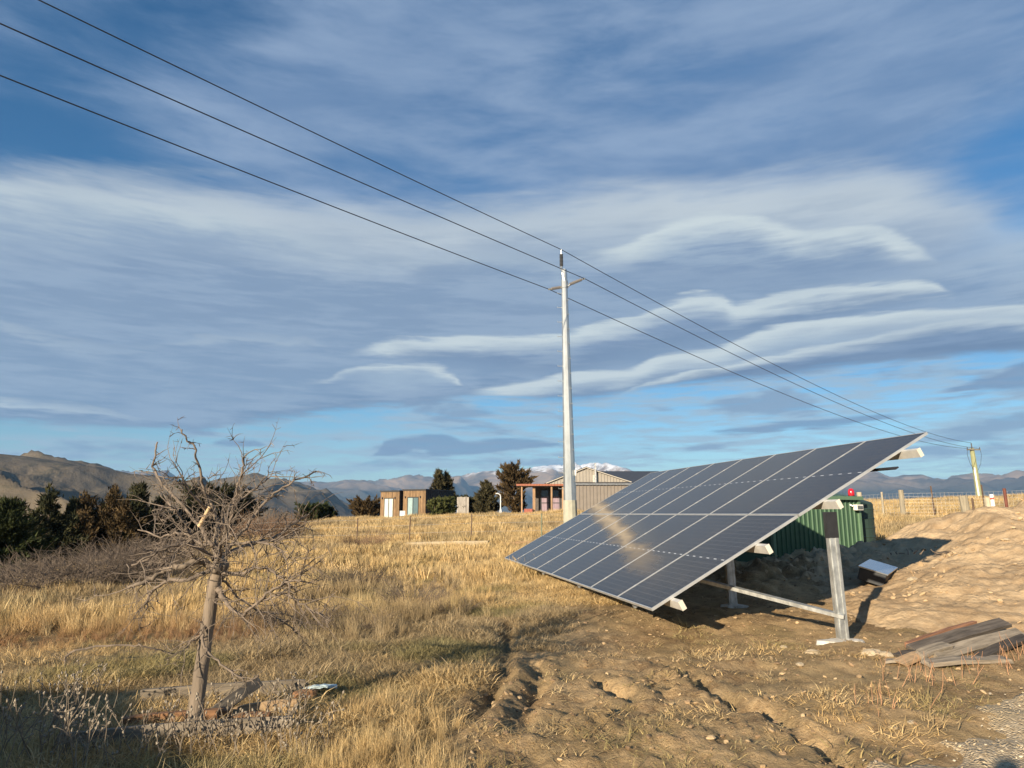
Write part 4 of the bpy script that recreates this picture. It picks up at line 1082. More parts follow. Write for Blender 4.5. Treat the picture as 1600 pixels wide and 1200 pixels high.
def build_pump_shed():
    # corrugated green shed behind the array
    a, b = Vector((5.85, 16.15, 0)), Vector((8.48, 17.5, 0))
    bz = min(gz(a.x, a.y), gz(b.x, b.y)) - 0.05
    d = b - a; L = d.length; rz = math.atan2(d.y, d.x)
    root = empty('pump_shed', (a.x, a.y, bz), rz, 'small dark green corrugated shed behind the raised end of the array', 'shed')
    grn = simple('green_steel_mat', (0.06, 0.125, 0.068), 0.55, 0.1, 0.08, 3); trim = simple('green_trim_mat', (0.135, 0.225, 0.135), 0.5, 0.1, 0.06); rfm = simple('green_roof_mat', (0.10, 0.18, 0.125), 0.45, 0.2, 0.08)
    HT = 1.87 - bz; D = 1.7
    n = 20; w_ = L / n
    for i in range(n):                      # each tray of the cladding is a sheet piece
        m = MB(); x0 = i * w_
        prof = [(x0, 0), (x0 + w_ * 0.70, 0), (x0 + w_ * 0.78, -0.026), (x0 + w_ * 0.95, -0.026), (x0 + w_, 0)]
        vs = []; fs = []
        for x, yy in prof: vs += [(x, yy, 0), (x, yy, HT)]
        for k in range(4): fs.append([2 * k, 2 * k + 2, 2 * k + 3, 2 * k + 1])
        m.add(vs, fs).build('cladding_tray', grn, root)
    MB().box(0.005, L - 0.005, 0.012, D, 0, HT - 0.01).build('wall', grn, root)
    for x in (-0.03, L - 0.05): MB().box(x, x + 0.08, -0.045, 0.03, 0, HT + 0.002).build('corner_trim', trim, root)
    roof = MB(); n2 = 20
    for i in range(n2):
        x0 = -0.06 + (L + 0.12) * i / n2; x1 = -0.06 + (L + 0.12) * (i + 0.72) / n2; x2 = -0.06 + (L + 0.12) * (i + 1) / n2
        roof.add([(x0, -0.1, HT + 0.005), (x1, -0.1, HT + 0.005), (x1, D, HT + 0.34), (x0, D, HT + 0.34)], [[0, 1, 2, 3]])
        roof.add([(x1, -0.1, HT + 0.03), (x2, -0.1, HT + 0.03), (x2, D, HT + 0.365), (x1, D, HT + 0.365)], [[0, 1, 2, 3]])
    roof.build('roof', rfm, root)
    MB().box(-0.06, L + 0.06, -0.115, -0.095, HT - 0.05, HT + 0.035).build('eave_flashing', trim, root)
    MB().add([(L, 0.03, HT), (L, D, HT), (L, D, HT + 0.33)], [[0, 1, 2]]).build('gable_infill', grn, root)
    # red beacon on the eave and white lamp unit on the corner
    rd = simple('red_lens_mat', (0.55, 0.02, 0.035), 0.18, 0, 0.1)
    bc = MB().tube([(L - 0.24, -0.02, HT + 0.05), (L - 0.24, -0.02, HT + 0.09), (L - 0.24, -0.02, HT + 0.16), (L - 0.24, -0.02, HT + 0.21), (L - 0.24, -0.02, HT + 0.23)], [0.07, 0.075, 0.075, 0.055, 0.02], 12).build('beacon', rd, root, sm=True)
    MB().tube([(L - 0.24, -0.02, HT + 0.012), (L - 0.24, -0.02, HT + 0.05)], 0.085, 12).build('beacon_base', simple('black_rubber_mat', (0.03, 0.03, 0.03), 0.6), bc)
    wh = simple('lamp_white_mat', (0.75, 0.72, 0.62), 0.5, 0, 0.05)
    lm = MB().box(L - 0.26, L - 0.02, -0.16, -0.05, HT - 0.30, HT - 0.16).build('lamp_unit', wh, root, bev=0.01)
    for i in range(4): MB().box(L - 0.235 + i * 0.049, L - 0.235 + i * 0.049 + 0.042, -0.166, -0.161, HT - 0.275, HT - 0.19).build('lamp_cell', simple('lamp_cell_mat', (0.12, 0.13, 0.13), 0.3), lm)
    MB().bar((L - 0.34, -0.03, HT - 0.16), (L - 0.3, -0.09, HT - 0.20), 0.03, 0.03).build('lamp_bracket', STEELDARK, lm)
    # dark green tank standing just behind the right end
    tx, ty = 8.72, 18.45
    tz = gz(tx, ty) - 0.05; tr = empty('water_tank', (tx, ty, tz), 0, 'dark green round water tank beside the right end of the green shed', 'water tank')
    gm = simple('tank_mat', (0.028, 0.052, 0.040), 0.55, 0, 0.1, 2)
    H2 = 1.80 - tz; m = MB(); m.tube([(0, 0, 0), (0, 0, 0.05), (0, 0, H2 - 0.07), (0, 0, H2 - 0.02), (0, 0, H2 + 0.08), (0, 0, H2 + 0.10)], [0.52, 0.54, 0.54, 0.50, 0.22, 0.2], 28).build('tank_body', gm, tr, sm=False)
    for k in range(5): 
        z = 0.2 + k * (H2 - 0.4) / 4; MB().tube([(0, 0, z - 0.02), (0, 0, z), (0, 0, z + 0.02)], [0.541, 0.55, 0.541], 28, False).build('tank_hoop', gm, tr)
    MB().tube([(0, 0, H2 + 0.10), (0, 0, H2 + 0.14)], 0.19, 16).build('lid', gm, tr)

def build_crate():
    x, y = 6.05, 12.1
    r = empty('metal_cabinet', (x, y, top_z(x, y) - 0.02), R(52), 'dark steel cabinet lying on the soil with a shiny sky reflecting lid', 'cabinet')
    dk = simple('cabinet_mat', (0.045, 0.048, 0.052), 0.55, 0.2, 0.15); ld = simple('lid_mat', (0.55, 0.60, 0.66), 0.22, 0.85, 0.06)
    M = Euler((R(16), R(-4), 0)).to_matrix().to_4x4()
    MB().box(-0.42, 0.42, -0.20, 0.20, 0.0, 0.20, M).build('case', dk, r, bev=0.008)
    MB().box(-0.44, 0.44, -0.22, 0.22, 0.202, 0.222, M).build('lid', ld, r)
build_cabins(); build_house(); build_pump_shed(); build_crate()

# workshop behind and left of the viewer: its shadow falls over the near left corner
def build_workshop():
    r = empty('workshop', (-13, -5, 0), 0, 'ribbed steel workshop outside the picture whose shadow covers the near left corner', 'shed')
    cl = simple('workshop_mat', (0.35, 0.33, 0.30), 0.6, 0.2, 0.08)
    MB().box(-7.0, 5.26, -6.0, 4.0, -0.3, 2.54).build('wall', cl, r)
    MB().box(-7.1, 5.30, -6.1, 4.05, 2.541, 2.62).build('roof', cl, r)
    le = MB(); out = [(5.262, -0.3), (8.2, -0.3), (8.2, 1.74), (5.262, 2.48)]
    vs = [(x, -6.0, z) for x, z in out] + [(x, 4.0, z) for x, z in out]
    le.add(vs, [[0, 1, 2, 3], [7, 6, 5, 4], [0, 4, 5, 1], [1, 5, 6, 2], [2, 6, 7, 3], [3, 7, 4, 0]]).build('lean_to', cl, r)
    MB().bar((5.31, -1.0, 2.53), (8.4, -1.0, 1.75), 10.1, 0.05, (0, 0, 1)).build('lean_to_roof', cl, r)
    MB().box(-3.0, -0.4, 4.002, 4.05, 0, 2.1).build('roller_door', simple('roller_door_mat', (0.5, 0.49, 0.46), 0.5, 0.2), r)
build_workshop()
# ------------------------------------------------------------------ evergreens
def foliage_mat(name, a, b):
    if name in MATS: return MATS[name]
    m, t, p = newmat(name)
    pos = t.nodes.new('ShaderNodeNewGeometry').outputs['Position']
    n = noise_of(pos, 2.2, 4, 0.6)
    t.links.new(mixcol(smooth(n, 0.36, 0.64), a, b), p.inputs['Base Color'])
    p.inputs['Roughness'].default_value = 0.8; p.inputs['Specular IOR Level'].default_value = 0.12
    MATS[name] = m
    return m
BARK = simple('bark_mat', (0.16, 0.115, 0.08), 0.9, 0, 0.3, 10, (1, 1, 0.3), 0.6)

def evergreen(name, label, loc, h, w, seed, mat, shape='cone', group=None, leaf=0.15, nb=150, per=70, leanx=0.0):
    """boughs from a stem (or several leaders), each carrying small flat leaf sprays"""
    g = np.random.default_rng(seed)
    root = empty(name, loc, g.uniform(0, 6.28), label, 'tree', group)
    limbs = MB()
    if shape == 'cone': L = [(0, 0, 1.0, 1.0)]
    elif shape == 'spires': L = [(0, 0, 1.0, 0.62)] + [(0.55 * w * math.cos(a + seed), 0.55 * w * math.sin(a + seed), g.uniform(0.6, 0.93), 0.55) for a in (0.3, 1.6, 2.9, 4.1, 5.3)]
    else: L = [(0, 0, 1.0, 1.0)]
    MB().tube([(0, 0, -0.3), (0, 0, h * 0.5), (0, 0, h * 0.93)], [0.027 * h, 0.018 * h, 0.008 * h], 7).build('trunk', BARK, root)
    V = []; wts = np.array([l[3] * l[2] for l in L]); wts /= wts.sum()
    for i in range(nb):
        lx, ly, lh, lw = L[g.choice(len(L), p=wts)]
        q = g.uniform() ** 0.85; z = (0.02 + 0.95 * q) * h * lh
        if shape in ('cone', 'spires'): rmax = w * lw * ((1 - q) ** 0.8 + 0.04) * (0.6 + 0.75 * g.uniform() ** 2)
        elif shape == 'round': rmax = w * math.sqrt(max(0.02, 1 - (2 * q - 0.85) ** 2 / 1.35)) * (0.55 + 0.65 * g.uniform())
        else: rmax = w * (0.35 + 0.9 * q if q < 0.45 else (1.22 - q) ** 0.8) * (0.5 + 0.75 * g.uniform())
        a = g.uniform(0, 2 * np.pi); up = g.uniform(0.2, 0.9) if shape not in ('cone', 'spires') else g.uniform(0.1, 0.9)
        o = np.array([lx, ly, z]); d = np.array([math.cos(a), math.sin(a), up]); tip = o + d * max(rmax, 0.15)
        if g.uniform() < 0.25: tip[2] += 0.10 * h * g.uniform()
        if i % 4 == 0: limbs.tube([o, (o + tip) / 2 + np.array([0, 0, -0.02 * h]), tip], [0.007 * h, 0.005 * h, 0.002 * h], 4, False)
        n = max(12, int(per * (0.45 + rmax / w)))
        s = g.uniform(0.12, 1.0, n) ** 0.7
        c = o[None] + (tip - o)[None] * s[:, None] + g.normal(0, 0.042 * w + 0.02, (n, 3)) * (1.25 - s[:, None] * 0.8)
        e = (tip - o) / np.linalg.norm(tip - o)
        dirs = e[None] * 1.0 + g.normal(0, 0.5, (n, 3)) + np.array([0, 0, 0.45]); dirs /= np.linalg.norm(dirs, axis=1)[:, None]
        sd = np.cross(dirs, g.normal(0, 1, (n, 3))); sd /= np.linalg.norm(sd, axis=1)[:, None]
        Ln = leaf * g.uniform(0.6, 1.5, (n, 1)); B = Ln * 0.27
        V.append(np.stack([c - sd * B, c + sd * B, c + dirs * Ln * 1.7], 1))
    V = np.concatenate(V).reshape(-1, 3); V[:, 2] = np.maximum(V[:, 2], 0.02)
    me = mesh_np('crown', V, np.arange(len(V)).reshape(-1, 3), mat)
    link('crown', me, root)
    limbs.build('limbs', BARK, root)
    return root

def build_evergreens():
    dk = foliage_mat('dark_needle_mat', (0.022, 0.026, 0.013), (0.052, 0.050, 0.022)); br = foliage_mat('brown_needle_mat', (0.050, 0.036, 0.018), (0.105, 0.070, 0.032))
    gn = foliage_mat('green_needle_mat', (0.022, 0.030, 0.012), (0.055, 0.066, 0.024)); md = foliage_mat('mid_needle_mat', (0.035, 0.034, 0.018), (0.085, 0.072, 0.036))
    def at(px, d): return ((px - 800) / 1100 * d * 0.985, d)
    G = 'evergreens on the slope at the left'
    #   px, distance, top row, foot row
    spec = [('cone', 15, 34, 790, 925, 2.2, gn, 'bright green conifer at the extreme left edge'), ('spires', 78, 40, 768, 905, 2.8, dk, 'pointed dark conifer second from the left edge'), ('cone', 122, 43, 788, 900, 2.2, dk, 'small dark conifer between the pointed and the broad ones'),
            ('spires', 176, 42, 768, 905, 3.0, br, 'brown tinged bushy conifer left of the broad dark one'), ('spires', 215, 44, 758, 900, 3.4, dk, 'broadest dark evergreen, just left of the bare tree'), ('spires', 252, 47, 785, 890, 2.6, dk, 'low dark green evergreen touching the bare tree twigs'),
            ('round', 330, 50, 775, 880, 2.3, dk, 'dark evergreen seen through the bare tree crown'), ('ragged', 375, 52, 785, 870, 2.0, dk, 'dark evergreen behind the right side of the bare tree')]
    for k, (sh, px, d, t, b, w, m, lab) in enumerate(spec):
        x, y = at(px, d); z0 = gz(x, y); zt = 1.5 + (802 - t) / 1100 * d
        evergreen('conifer', lab, (x, y, z0 - 0.1), zt - z0 + 0.1, w, 900 + k, m, sh, G, leaf=0.13, nb=300, per=85)
    far = [('round', 487, 74, 797, 1.6, gn, 'rounded dark tree left of the deck, nearer the hills'), ('cone', 513, 75, 795, 1.0, gn, 'slim dark conifer beside the rounded one, left of the deck'), ('round', 573, 78, 790, 1.7, br, 'low brownish bush left of the cedar cabins'),
           ('cone', 684, 74, 738, 1.3, md, 'conifer with a split top behind the cedar cabins'), ('cone', 697, 75, 744, 1.3, md, 'slightly lower conifer at the right of the split one behind the cabins'), ('cone', 759, 66, 758, 1.5, md, 'pointed conifer between the cabins and the big round tree'),
           ('ragged', 803, 65, 733, 2.3, br, 'big brownish evergreen left of the farmhouse verandah'), ('round', 738, 70, 787, 1.5, dk, 'low dark bush at the foot of the pointed conifer')]
    for k, (sh, px, d, t, w, m, lab) in enumerate(far):
        x, y = at(px, d); z0 = gz(x, y); zt = 1.5 + (802 - t) / 1100 * d
        evergreen('evergreen_tree', lab, (x, y, z0 - 0.1), max(zt - z0 + 0.1, 1.0), w, 950 + k, m, sh, 'evergreens around the buildings', leaf=0.19, nb=130, per=60)
    gl = foliage_mat('shrub_green_mat', (0.05, 0.06, 0.02), (0.115, 0.12, 0.042))
    for k, px in enumerate((679, 689, 698, 703)):
        x, y = at(px, 62.5 + k * 0.4); z0 = gz(x, y)
        lab = ('leftmost leafy green shrub against the black cabin wall', 'second leafy green shrub from the left by the black cabin wall', 'third leafy green shrub from the left by the black cabin wall', 'rightmost greyish green shrub at the timber screen')[k]
        r = evergreen('green_shrub', lab, (x, y, z0 - 0.05), 1.35 + 0.2 * (k % 2), 0.55, 980 + k, gl, 'round', 'green shrubs beside the black cabin wall', leaf=0.14, nb=40, per=40); r['category'] = 'shrub'
build_evergreens()

# ------------------------------------------------------------------ leafless brush
def twig_mesh(name, mat, n, h, w, seed, r=0.006, fork=3, up=0.8):
    g = np.random.default_rng(seed); mb = MB()
    for i in range(n):
        a = g.uniform(0, 6.28); rr = w * 0.35 * math.sqrt(g.uniform()); p = np.array([rr * math.cos(a), rr * math.sin(a), 0.0])
        d = np.array([math.cos(a) * g.uniform(0.2, 1.0), math.sin(a) * g.uniform(0.2, 1.0), up * g.uniform(0.6, 1.3)]); d /= np.linalg.norm(d)
        L = h * g.uniform(0.55, 1.05); pts = [p]
        for s in range(3):
            d = d + g.normal(0, 0.16, 3); d /= np.linalg.norm(d); p = p + d * L / 3; pts.append(p)
        mb.tube(pts, [r, r * 0.8, r * 0.6, r * 0.3], 3, False)
        for f in range(fork):
            k = g.integers(1, 3); q = pts[k] + (pts[k + 1] - pts[k]) * g.uniform(); e = d + g.normal(0, 0.55, 3); e /= np.linalg.norm(e); M_ = L * g.uniform(0.2, 0.45)
            mb.tube([q, q + e * M_ * 0.5 + g.normal(0, 0.02, 3), q + e * M_], [r * 0.6, r * 0.5, r * 0.25], 3, False)
    return mb.mesh(name, mat)

def build_brush():
    gm = simple('grey_twig_mat', (0.125, 0.095, 0.07), 0.9, 0, 0.3, 3); bm = simple('brown_twig_mat', (0.20, 0.125, 0.075), 0.9, 0, 0.3, 3)
    grey = [twig_mesh('twigs', gm, 150, 1.0, 1.6, 40 + i, 0.007, 4, 0.55) for i in range(3)]
    brown = [twig_mesh('twigs', bm, 120, 1.0, 0.9, 50 + i, 0.007, 4, 1.3) for i in range(2)]
    def put(px, d, s, h, ms, k, lab, grp, name='bare_shrub'):
        x = (px - 800) / 1100 * d * 0.985; y = d
        r = empty(name, (x, y, gz(x, y) - 0.04), k * 1.3, lab, 'shrub', grp); r.scale = (s, s, h)
        link('twigs', ms[k % len(ms)], r)
        return r
    places = [(20, 17), (60, 19), (95, 16.5), (130, 20), (165, 17.5), (205, 21), (240, 18.5), (55, 15), (115, 23), (185, 24), (235, 25), (285, 22), (10, 22), (150, 15.2), (80, 26), (30, 27), (320, 26), (270, 28), (215, 16.5)]
    TH = ('at the extreme left end of the front row', 'just behind the left end', 'in the front row left of centre', 'in the middle rows left of centre', 'in the centre of the thicket', 'behind the centre', 'toward the bare tree', 'lowest at the left front', 'under the small dark conifer', 'under the broad dark evergreen', 'under the low green evergreen', 'nearest behind the bare tree', 'against the leftmost conifer', 'lowest in the centre front', 'under the pointed conifer', 'farthest back at the left', 'behind the bare tree crown', 'farthest back beside the bare tree', 'in front, left of the bare tree twigs')
    for k, (px, d) in enumerate(places):
        put(px, d, 1.15 + 0.3 * ((k * 7) % 5) / 5, 0.75 + 0.3 * ((k * 3) % 4) / 4, grey, k, 'leafless grey brown thicket shrub ' + TH[k], 'leafless thicket below the conifers')
    for k, (px, d, s, h, lab) in enumerate(((432, 31, 1.3, 1.25, 'brown bare shrub nearest the bare tree, at the paddock edge'), (455, 32, 1.2, 1.35, 'taller brown bare shrub at the left paddock edge'), (585, 24, 0.75, 0.62, 'lone brown bush in the middle of the straw paddock'),
                                            (553, 24.5, 0.5, 0.55, 'small brown bush left of the lone bush in the paddock'), (405, 34, 1.4, 1.3, 'brown bare shrub just behind the right of the bare tree'), (380, 30, 1.3, 1.0, 'low brown shrub seen through the lower right twigs of the bare tree'))):
        put(px, d, s, h, brown, k, lab, 'brown bushes in the paddock')
    # grey heathy bush in front of the paddock, and dead bracken clumps
    for k, (x, y, s, h, lab) in enumerate(((-2.75, 9.9, 0.55, 0.42, 'low grey heathy bush right of the bare tree trunk'), (-2.1, 9.6, 0.5, 0.36, 'low grey heathy bush second from the bare tree'), (-3.3, 10.4, 0.55, 0.36, 'low grey heathy bush nearest behind the bare tree'),
                                           (-1.55, 11.6, 0.55, 0.45, 'grey brown dead clump in the middle of the straw'), (-3.0, 14.0, 0.7, 0.5, 'grey dead clump farther out in the straw'), (-0.9, 10.8, 0.4, 0.3, 'small dead clump beside the tall pale tussock'))):
        r = empty('dead_clump', (x, y, gz(x, y) - 0.03), k, lab, 'shrub', 'dead grey clumps in the grass'); r.scale = (s, s, h)
        link('twigs', grey[k % 3], r)
build_brush()

# ------------------------------------------------------------------ the bare tree
TRUNK = [(-0.004, 0.0, -0.061), (0.008, 0.0, 0.123), (0.023, 0.0, 0.373), (0.038, 0.0, 0.627), (0.057, 0.0, 0.842), (0.079, 0.0, 1.039), (0.102, 0.0, 1.159)]
LIMBS = [
  (0.0308, [(0.104, 0.0, 1.128), (0.035, 0.05, 1.282), (0.025, 0.1, 1.441), (-0.025, 0.12, 1.557), (-0.077, 0.1, 1.66)]),
  (0.0352, [(0.093, 0.0, 1.097), (0.001, -0.1, 1.183), (-0.081, -0.18, 1.154), (-0.2, -0.2, 1.121), (-0.285, -0.28, 1.064), (-0.379, -0.3, 1.025)]),
  (0.0198, [(0.047, 0.0, 1.275), (-0.125, 0.1, 1.441), (-0.269, 0.15, 1.581), (-0.412, 0.2, 1.691), (-0.518, 0.22, 1.789), (-0.565, 0.25, 1.922), (-0.548, 0.25, 2.056)]),
  (0.0176, [(0.025, 0.1, 1.441), (-0.053, 0.05, 1.626), (-0.088, 0.0, 1.809), (-0.13, -0.05, 1.969), (-0.203, -0.1, 2.113)]),
  (0.0220, [(0.091, 0.0, 1.239), (0.187, -0.1, 1.465), (0.239, -0.15, 1.643), (0.293, -0.2, 1.798), (0.308, -0.2, 1.901)]),
  (0.0198, [(0.108, 0.0, 1.194), (0.22, 0.15, 1.417), (0.317, 0.25, 1.606), (0.464, 0.3, 1.729), (0.662, 0.35, 1.84)]),
  (0.0220, [(0.115, 0.0, 1.097), (0.295, -0.15, 1.104), (0.435, -0.2, 1.142), (0.594, -0.25, 1.112), (0.699, -0.25, 1.02)]),
  (0.0264, [(0.109, 0.0, 0.995), (0.201, -0.1, 0.906), (0.369, -0.2, 0.818)]),
  (0.0154, [(0.36, -0.2, 0.826), (0.505, -0.3, 0.942), (0.644, -0.35, 1.042), (0.813, -0.4, 1.083)]),
  (0.0132, [(0.505, -0.3, 0.942), (0.652, -0.3, 0.983), (0.784, -0.3, 0.93), (0.881, -0.3, 0.86), (0.98, -0.3, 0.827)]),
  (0.0132, [(0.035, 0.0, 0.777), (0.061, -0.1, 0.665), (0.151, -0.15, 0.569), (0.307, -0.2, 0.477), (0.432, -0.2, 0.408), (0.489, -0.2, 0.448)]),
  (0.0110, [(0.024, 0.0, 0.691), (-0.008, -0.1, 0.644), (-0.051, -0.15, 0.594)]),
  (0.0198, [(0.044, 0.0, 1.128), (-0.153, 0.15, 1.049), (-0.4, 0.3, 1.013), (-0.571, 0.4, 0.909), (-0.62, 0.45, 0.785)]),
  (0.0176, [(0.049, 0.05, 1.282), (-0.192, 0.3, 1.295), (-0.437, 0.5, 1.362), (-0.635, 0.6, 1.334), (-0.872, 0.7, 1.382)]),
  (0.0176, [(0.086, 0.05, 1.214), (0.132, 0.35, 1.269), (0.258, 0.55, 1.311), (0.424, 0.65, 1.434), (0.499, 0.7, 1.511)]),
  (0.0154, [(-0.003, 0.1, 1.51), (-0.068, -0.15, 1.643), (-0.099, -0.25, 1.75), (-0.165, -0.3, 1.761)]),
  (0.0154, [(0.124, 0.0, 1.284), (0.416, -0.3, 1.318), (0.619, -0.45, 1.303), (0.744, -0.5, 1.224)]),
  (0.0176, [(0.062, 0.0, 1.194), (0.05, -0.35, 1.299), (-0.008, -0.5, 1.305), (-0.104, -0.55, 1.259), (-0.214, -0.6, 1.191)]),
  (0.0154, [(0.021, 0.1, 1.371), (0.023, 0.35, 1.559), (0.165, 0.45, 1.71), (0.269, 0.5, 1.804)]),
  (0.0154, [(0.088, 0.0, 1.15), (0.263, -0.4, 1.301), (0.375, -0.55, 1.448), (0.405, -0.6, 1.59)]),
  (0.0132, [(0.026, -0.3, 1.318), (-0.006, -0.4, 1.467), (-0.075, -0.45, 1.551), (-0.162, -0.5, 1.53)]),
  (0.0132, [(0.116, 0.0, 1.084), (0.077, 0.3, 0.943), (0.208, 0.5, 0.779), (0.344, 0.55, 0.725), (0.496, 0.6, 0.597)]),
]
def build_bare_tree():
    g = np.random.default_rng(12)
    bk = simple('pale_bark_mat', (0.215, 0.168, 0.122), 0.85, 0, 0.3, 9, (1, 1, 0.22), 0.5, bscale=30); tw = simple('twig_bark_mat', (0.18, 0.14, 0.105), 0.85, 0, 0.3, 12)
    cut = simple('sawn_wood_mat', (0.62, 0.43, 0.24), 0.8, 0, 0.15)
    bx, by = -2.19, 5.18
    root = empty('bare_tree', (bx, by, gz(bx, by)), 0, 'leafless pruned fruit tree with a smooth leaning trunk and tangled twigs', 'tree')
    def dense(pts, rad, n=5, jit=0.0):
        P = [np.array(p, float) for p in pts]; out = []; rr = []
        for i in range(len(P) - 1):
            p0, p1, p2, p3 = P[max(i - 1, 0)], P[i], P[i + 1], P[min(i + 2, len(P) - 1)]
            for k in range(n):
                t = k / n
                q = 0.5 * ((2 * p1) + (p2 - p0) * t + (2 * p0 - 5 * p1 + 4 * p2 - p3) * t * t + (3 * p1 - p0 - 3 * p2 + p3) * t ** 3)
                out.append(q + g.normal(0, jit, 3)); rr.append((i + t) / (len(P) - 1))
        out.append(P[-1]); rr.append(1.0)
        return out, rr
    p, t = dense(TRUNK, None, 5, 0.0015)
    MB().tube(p, [0.053 - 0.013 * q + 0.012 * math.exp(-((q - 1) / 0.08) ** 2) for q in t], 14).build('trunk', bk, root, sm=True)
    # rough knot where the tree was pollarded
    for k in range(6):
        c = np.array(TRUNK[-1]) + g.normal(0, 0.022, 3); MB().tube([c + [0, 0, -0.05], c, c + [0, 0, 0.04]], [0.02, 0.046, 0.018], 8).build('knot', bk, root, sm=True)
    def twigs(mb, pts, r0, n, lmin, lmax, depth=0):
        for i in range(n):
            k = int(g.integers(1, len(pts) - 1)); b = pts[k]; ax = pts[min(k + 1, len(pts) - 1)] - pts[k - 1]; ax = ax / (np.linalg.norm(ax) + 1e-9)
            d = ax * 0.75 + g.normal(0, 0.62, 3) + np.array([0, 0, 0.10]); d /= np.linalg.norm(d); L = g.uniform(min(lmin, lmax), max(lmin, lmax)); q = b; P = [b]
            for s in range(5):
                d = d + g.normal(0, 0.20, 3) + np.array([0, 0, -0.05]); d /= np.linalg.norm(d); q = q + d * L / 5; P.append(q)
            mb.tube(P, [r0 * (1 - 0.16 * s) for s in range(6)], 4, False)
            for s in range(int(g.integers(1, 4))):           # short spurs
                kk = int(g.integers(1, 5)); e = g.normal(0, 1, 3); e /= np.linalg.norm(e); mb.tube([P[kk], P[kk] + e * g.uniform(0.015, 0.05)], [r0 * 0.7, r0 * 0.35], 3, False)
            if depth < 1 and g.uniform() < 0.75: twigs(mb, P, r0 * 0.72, int(g.integers(1, 3)), lmin * 0.5, lmax * 0.6, depth + 1)
    for k, (r, pts) in enumerate(LIMBS):
        p, t = dense(pts, None, 5, 0.006)
        L = MB().tube(p, [(0.78 if k in (0, 1, 7, 12) else 0.60) * r * (1 - 0.72 * q) + 0.0022 for q in t], 7).build('limb', bk if r > 0.03 else tw, root, sm=True)
        tb = MB()
        long_ = sum(np.linalg.norm(np.array(a) - np.array(b)) for a, b in zip(pts[:-1], pts[1:]))
        twigs(tb, p, 0.0044, int(8 + 18 * long_) if k not in (2, 3, 10, 11) else int(6 + 5 * long_), 0.14, 0.46 if k not in (2, 3, 5, 10) else 0.12)
        tb.build('twigs', tw, L)['kind'] = 'stuff'
    a = np.array(LIMBS[0][1][2]); MB().tube([a + [-0.10, -0.08, -0.02], a + [-0.02, -0.11, 0.12]], [0.015, 0.012], 9).build('sawn_stub', cut, root)
    # fallen branch in the grass at the left
    fb = MB(); P = [np.array(q) for q in ((-4.35, 7.25, 0.0), (-4.33, 7.25, 0.14), (-4.0, 7.3, 0.20), (-3.75, 7.35, 0.20), (-3.65, 7.3, 0.20), (-3.5, 7.4, 0.14), (-3.4, 7.5, 0.08))]
    z0 = gz(-4.35, 7.25)
    pp, tt = dense(P, None, 4, 0.006); fb.tube([q + [4.35, -7.25, 0] for q in pp], [0.010 * (1 - 0.7 * q) + 0.002 for q in tt], 6)
    r = empty('fallen_branch', (-4.35, 7.25, z0), 0, 'thin fallen branch arched over the grass left of the tree', 'branch')
    fb.build('branch', tw, r); t2 = MB(); twigs(t2, [q + np.array([4.35, -7.25, 0]) for q in pp], 0.003, 8, 0.1, 0.3); t2.build('twigs', tw, r)
build_bare_tree()

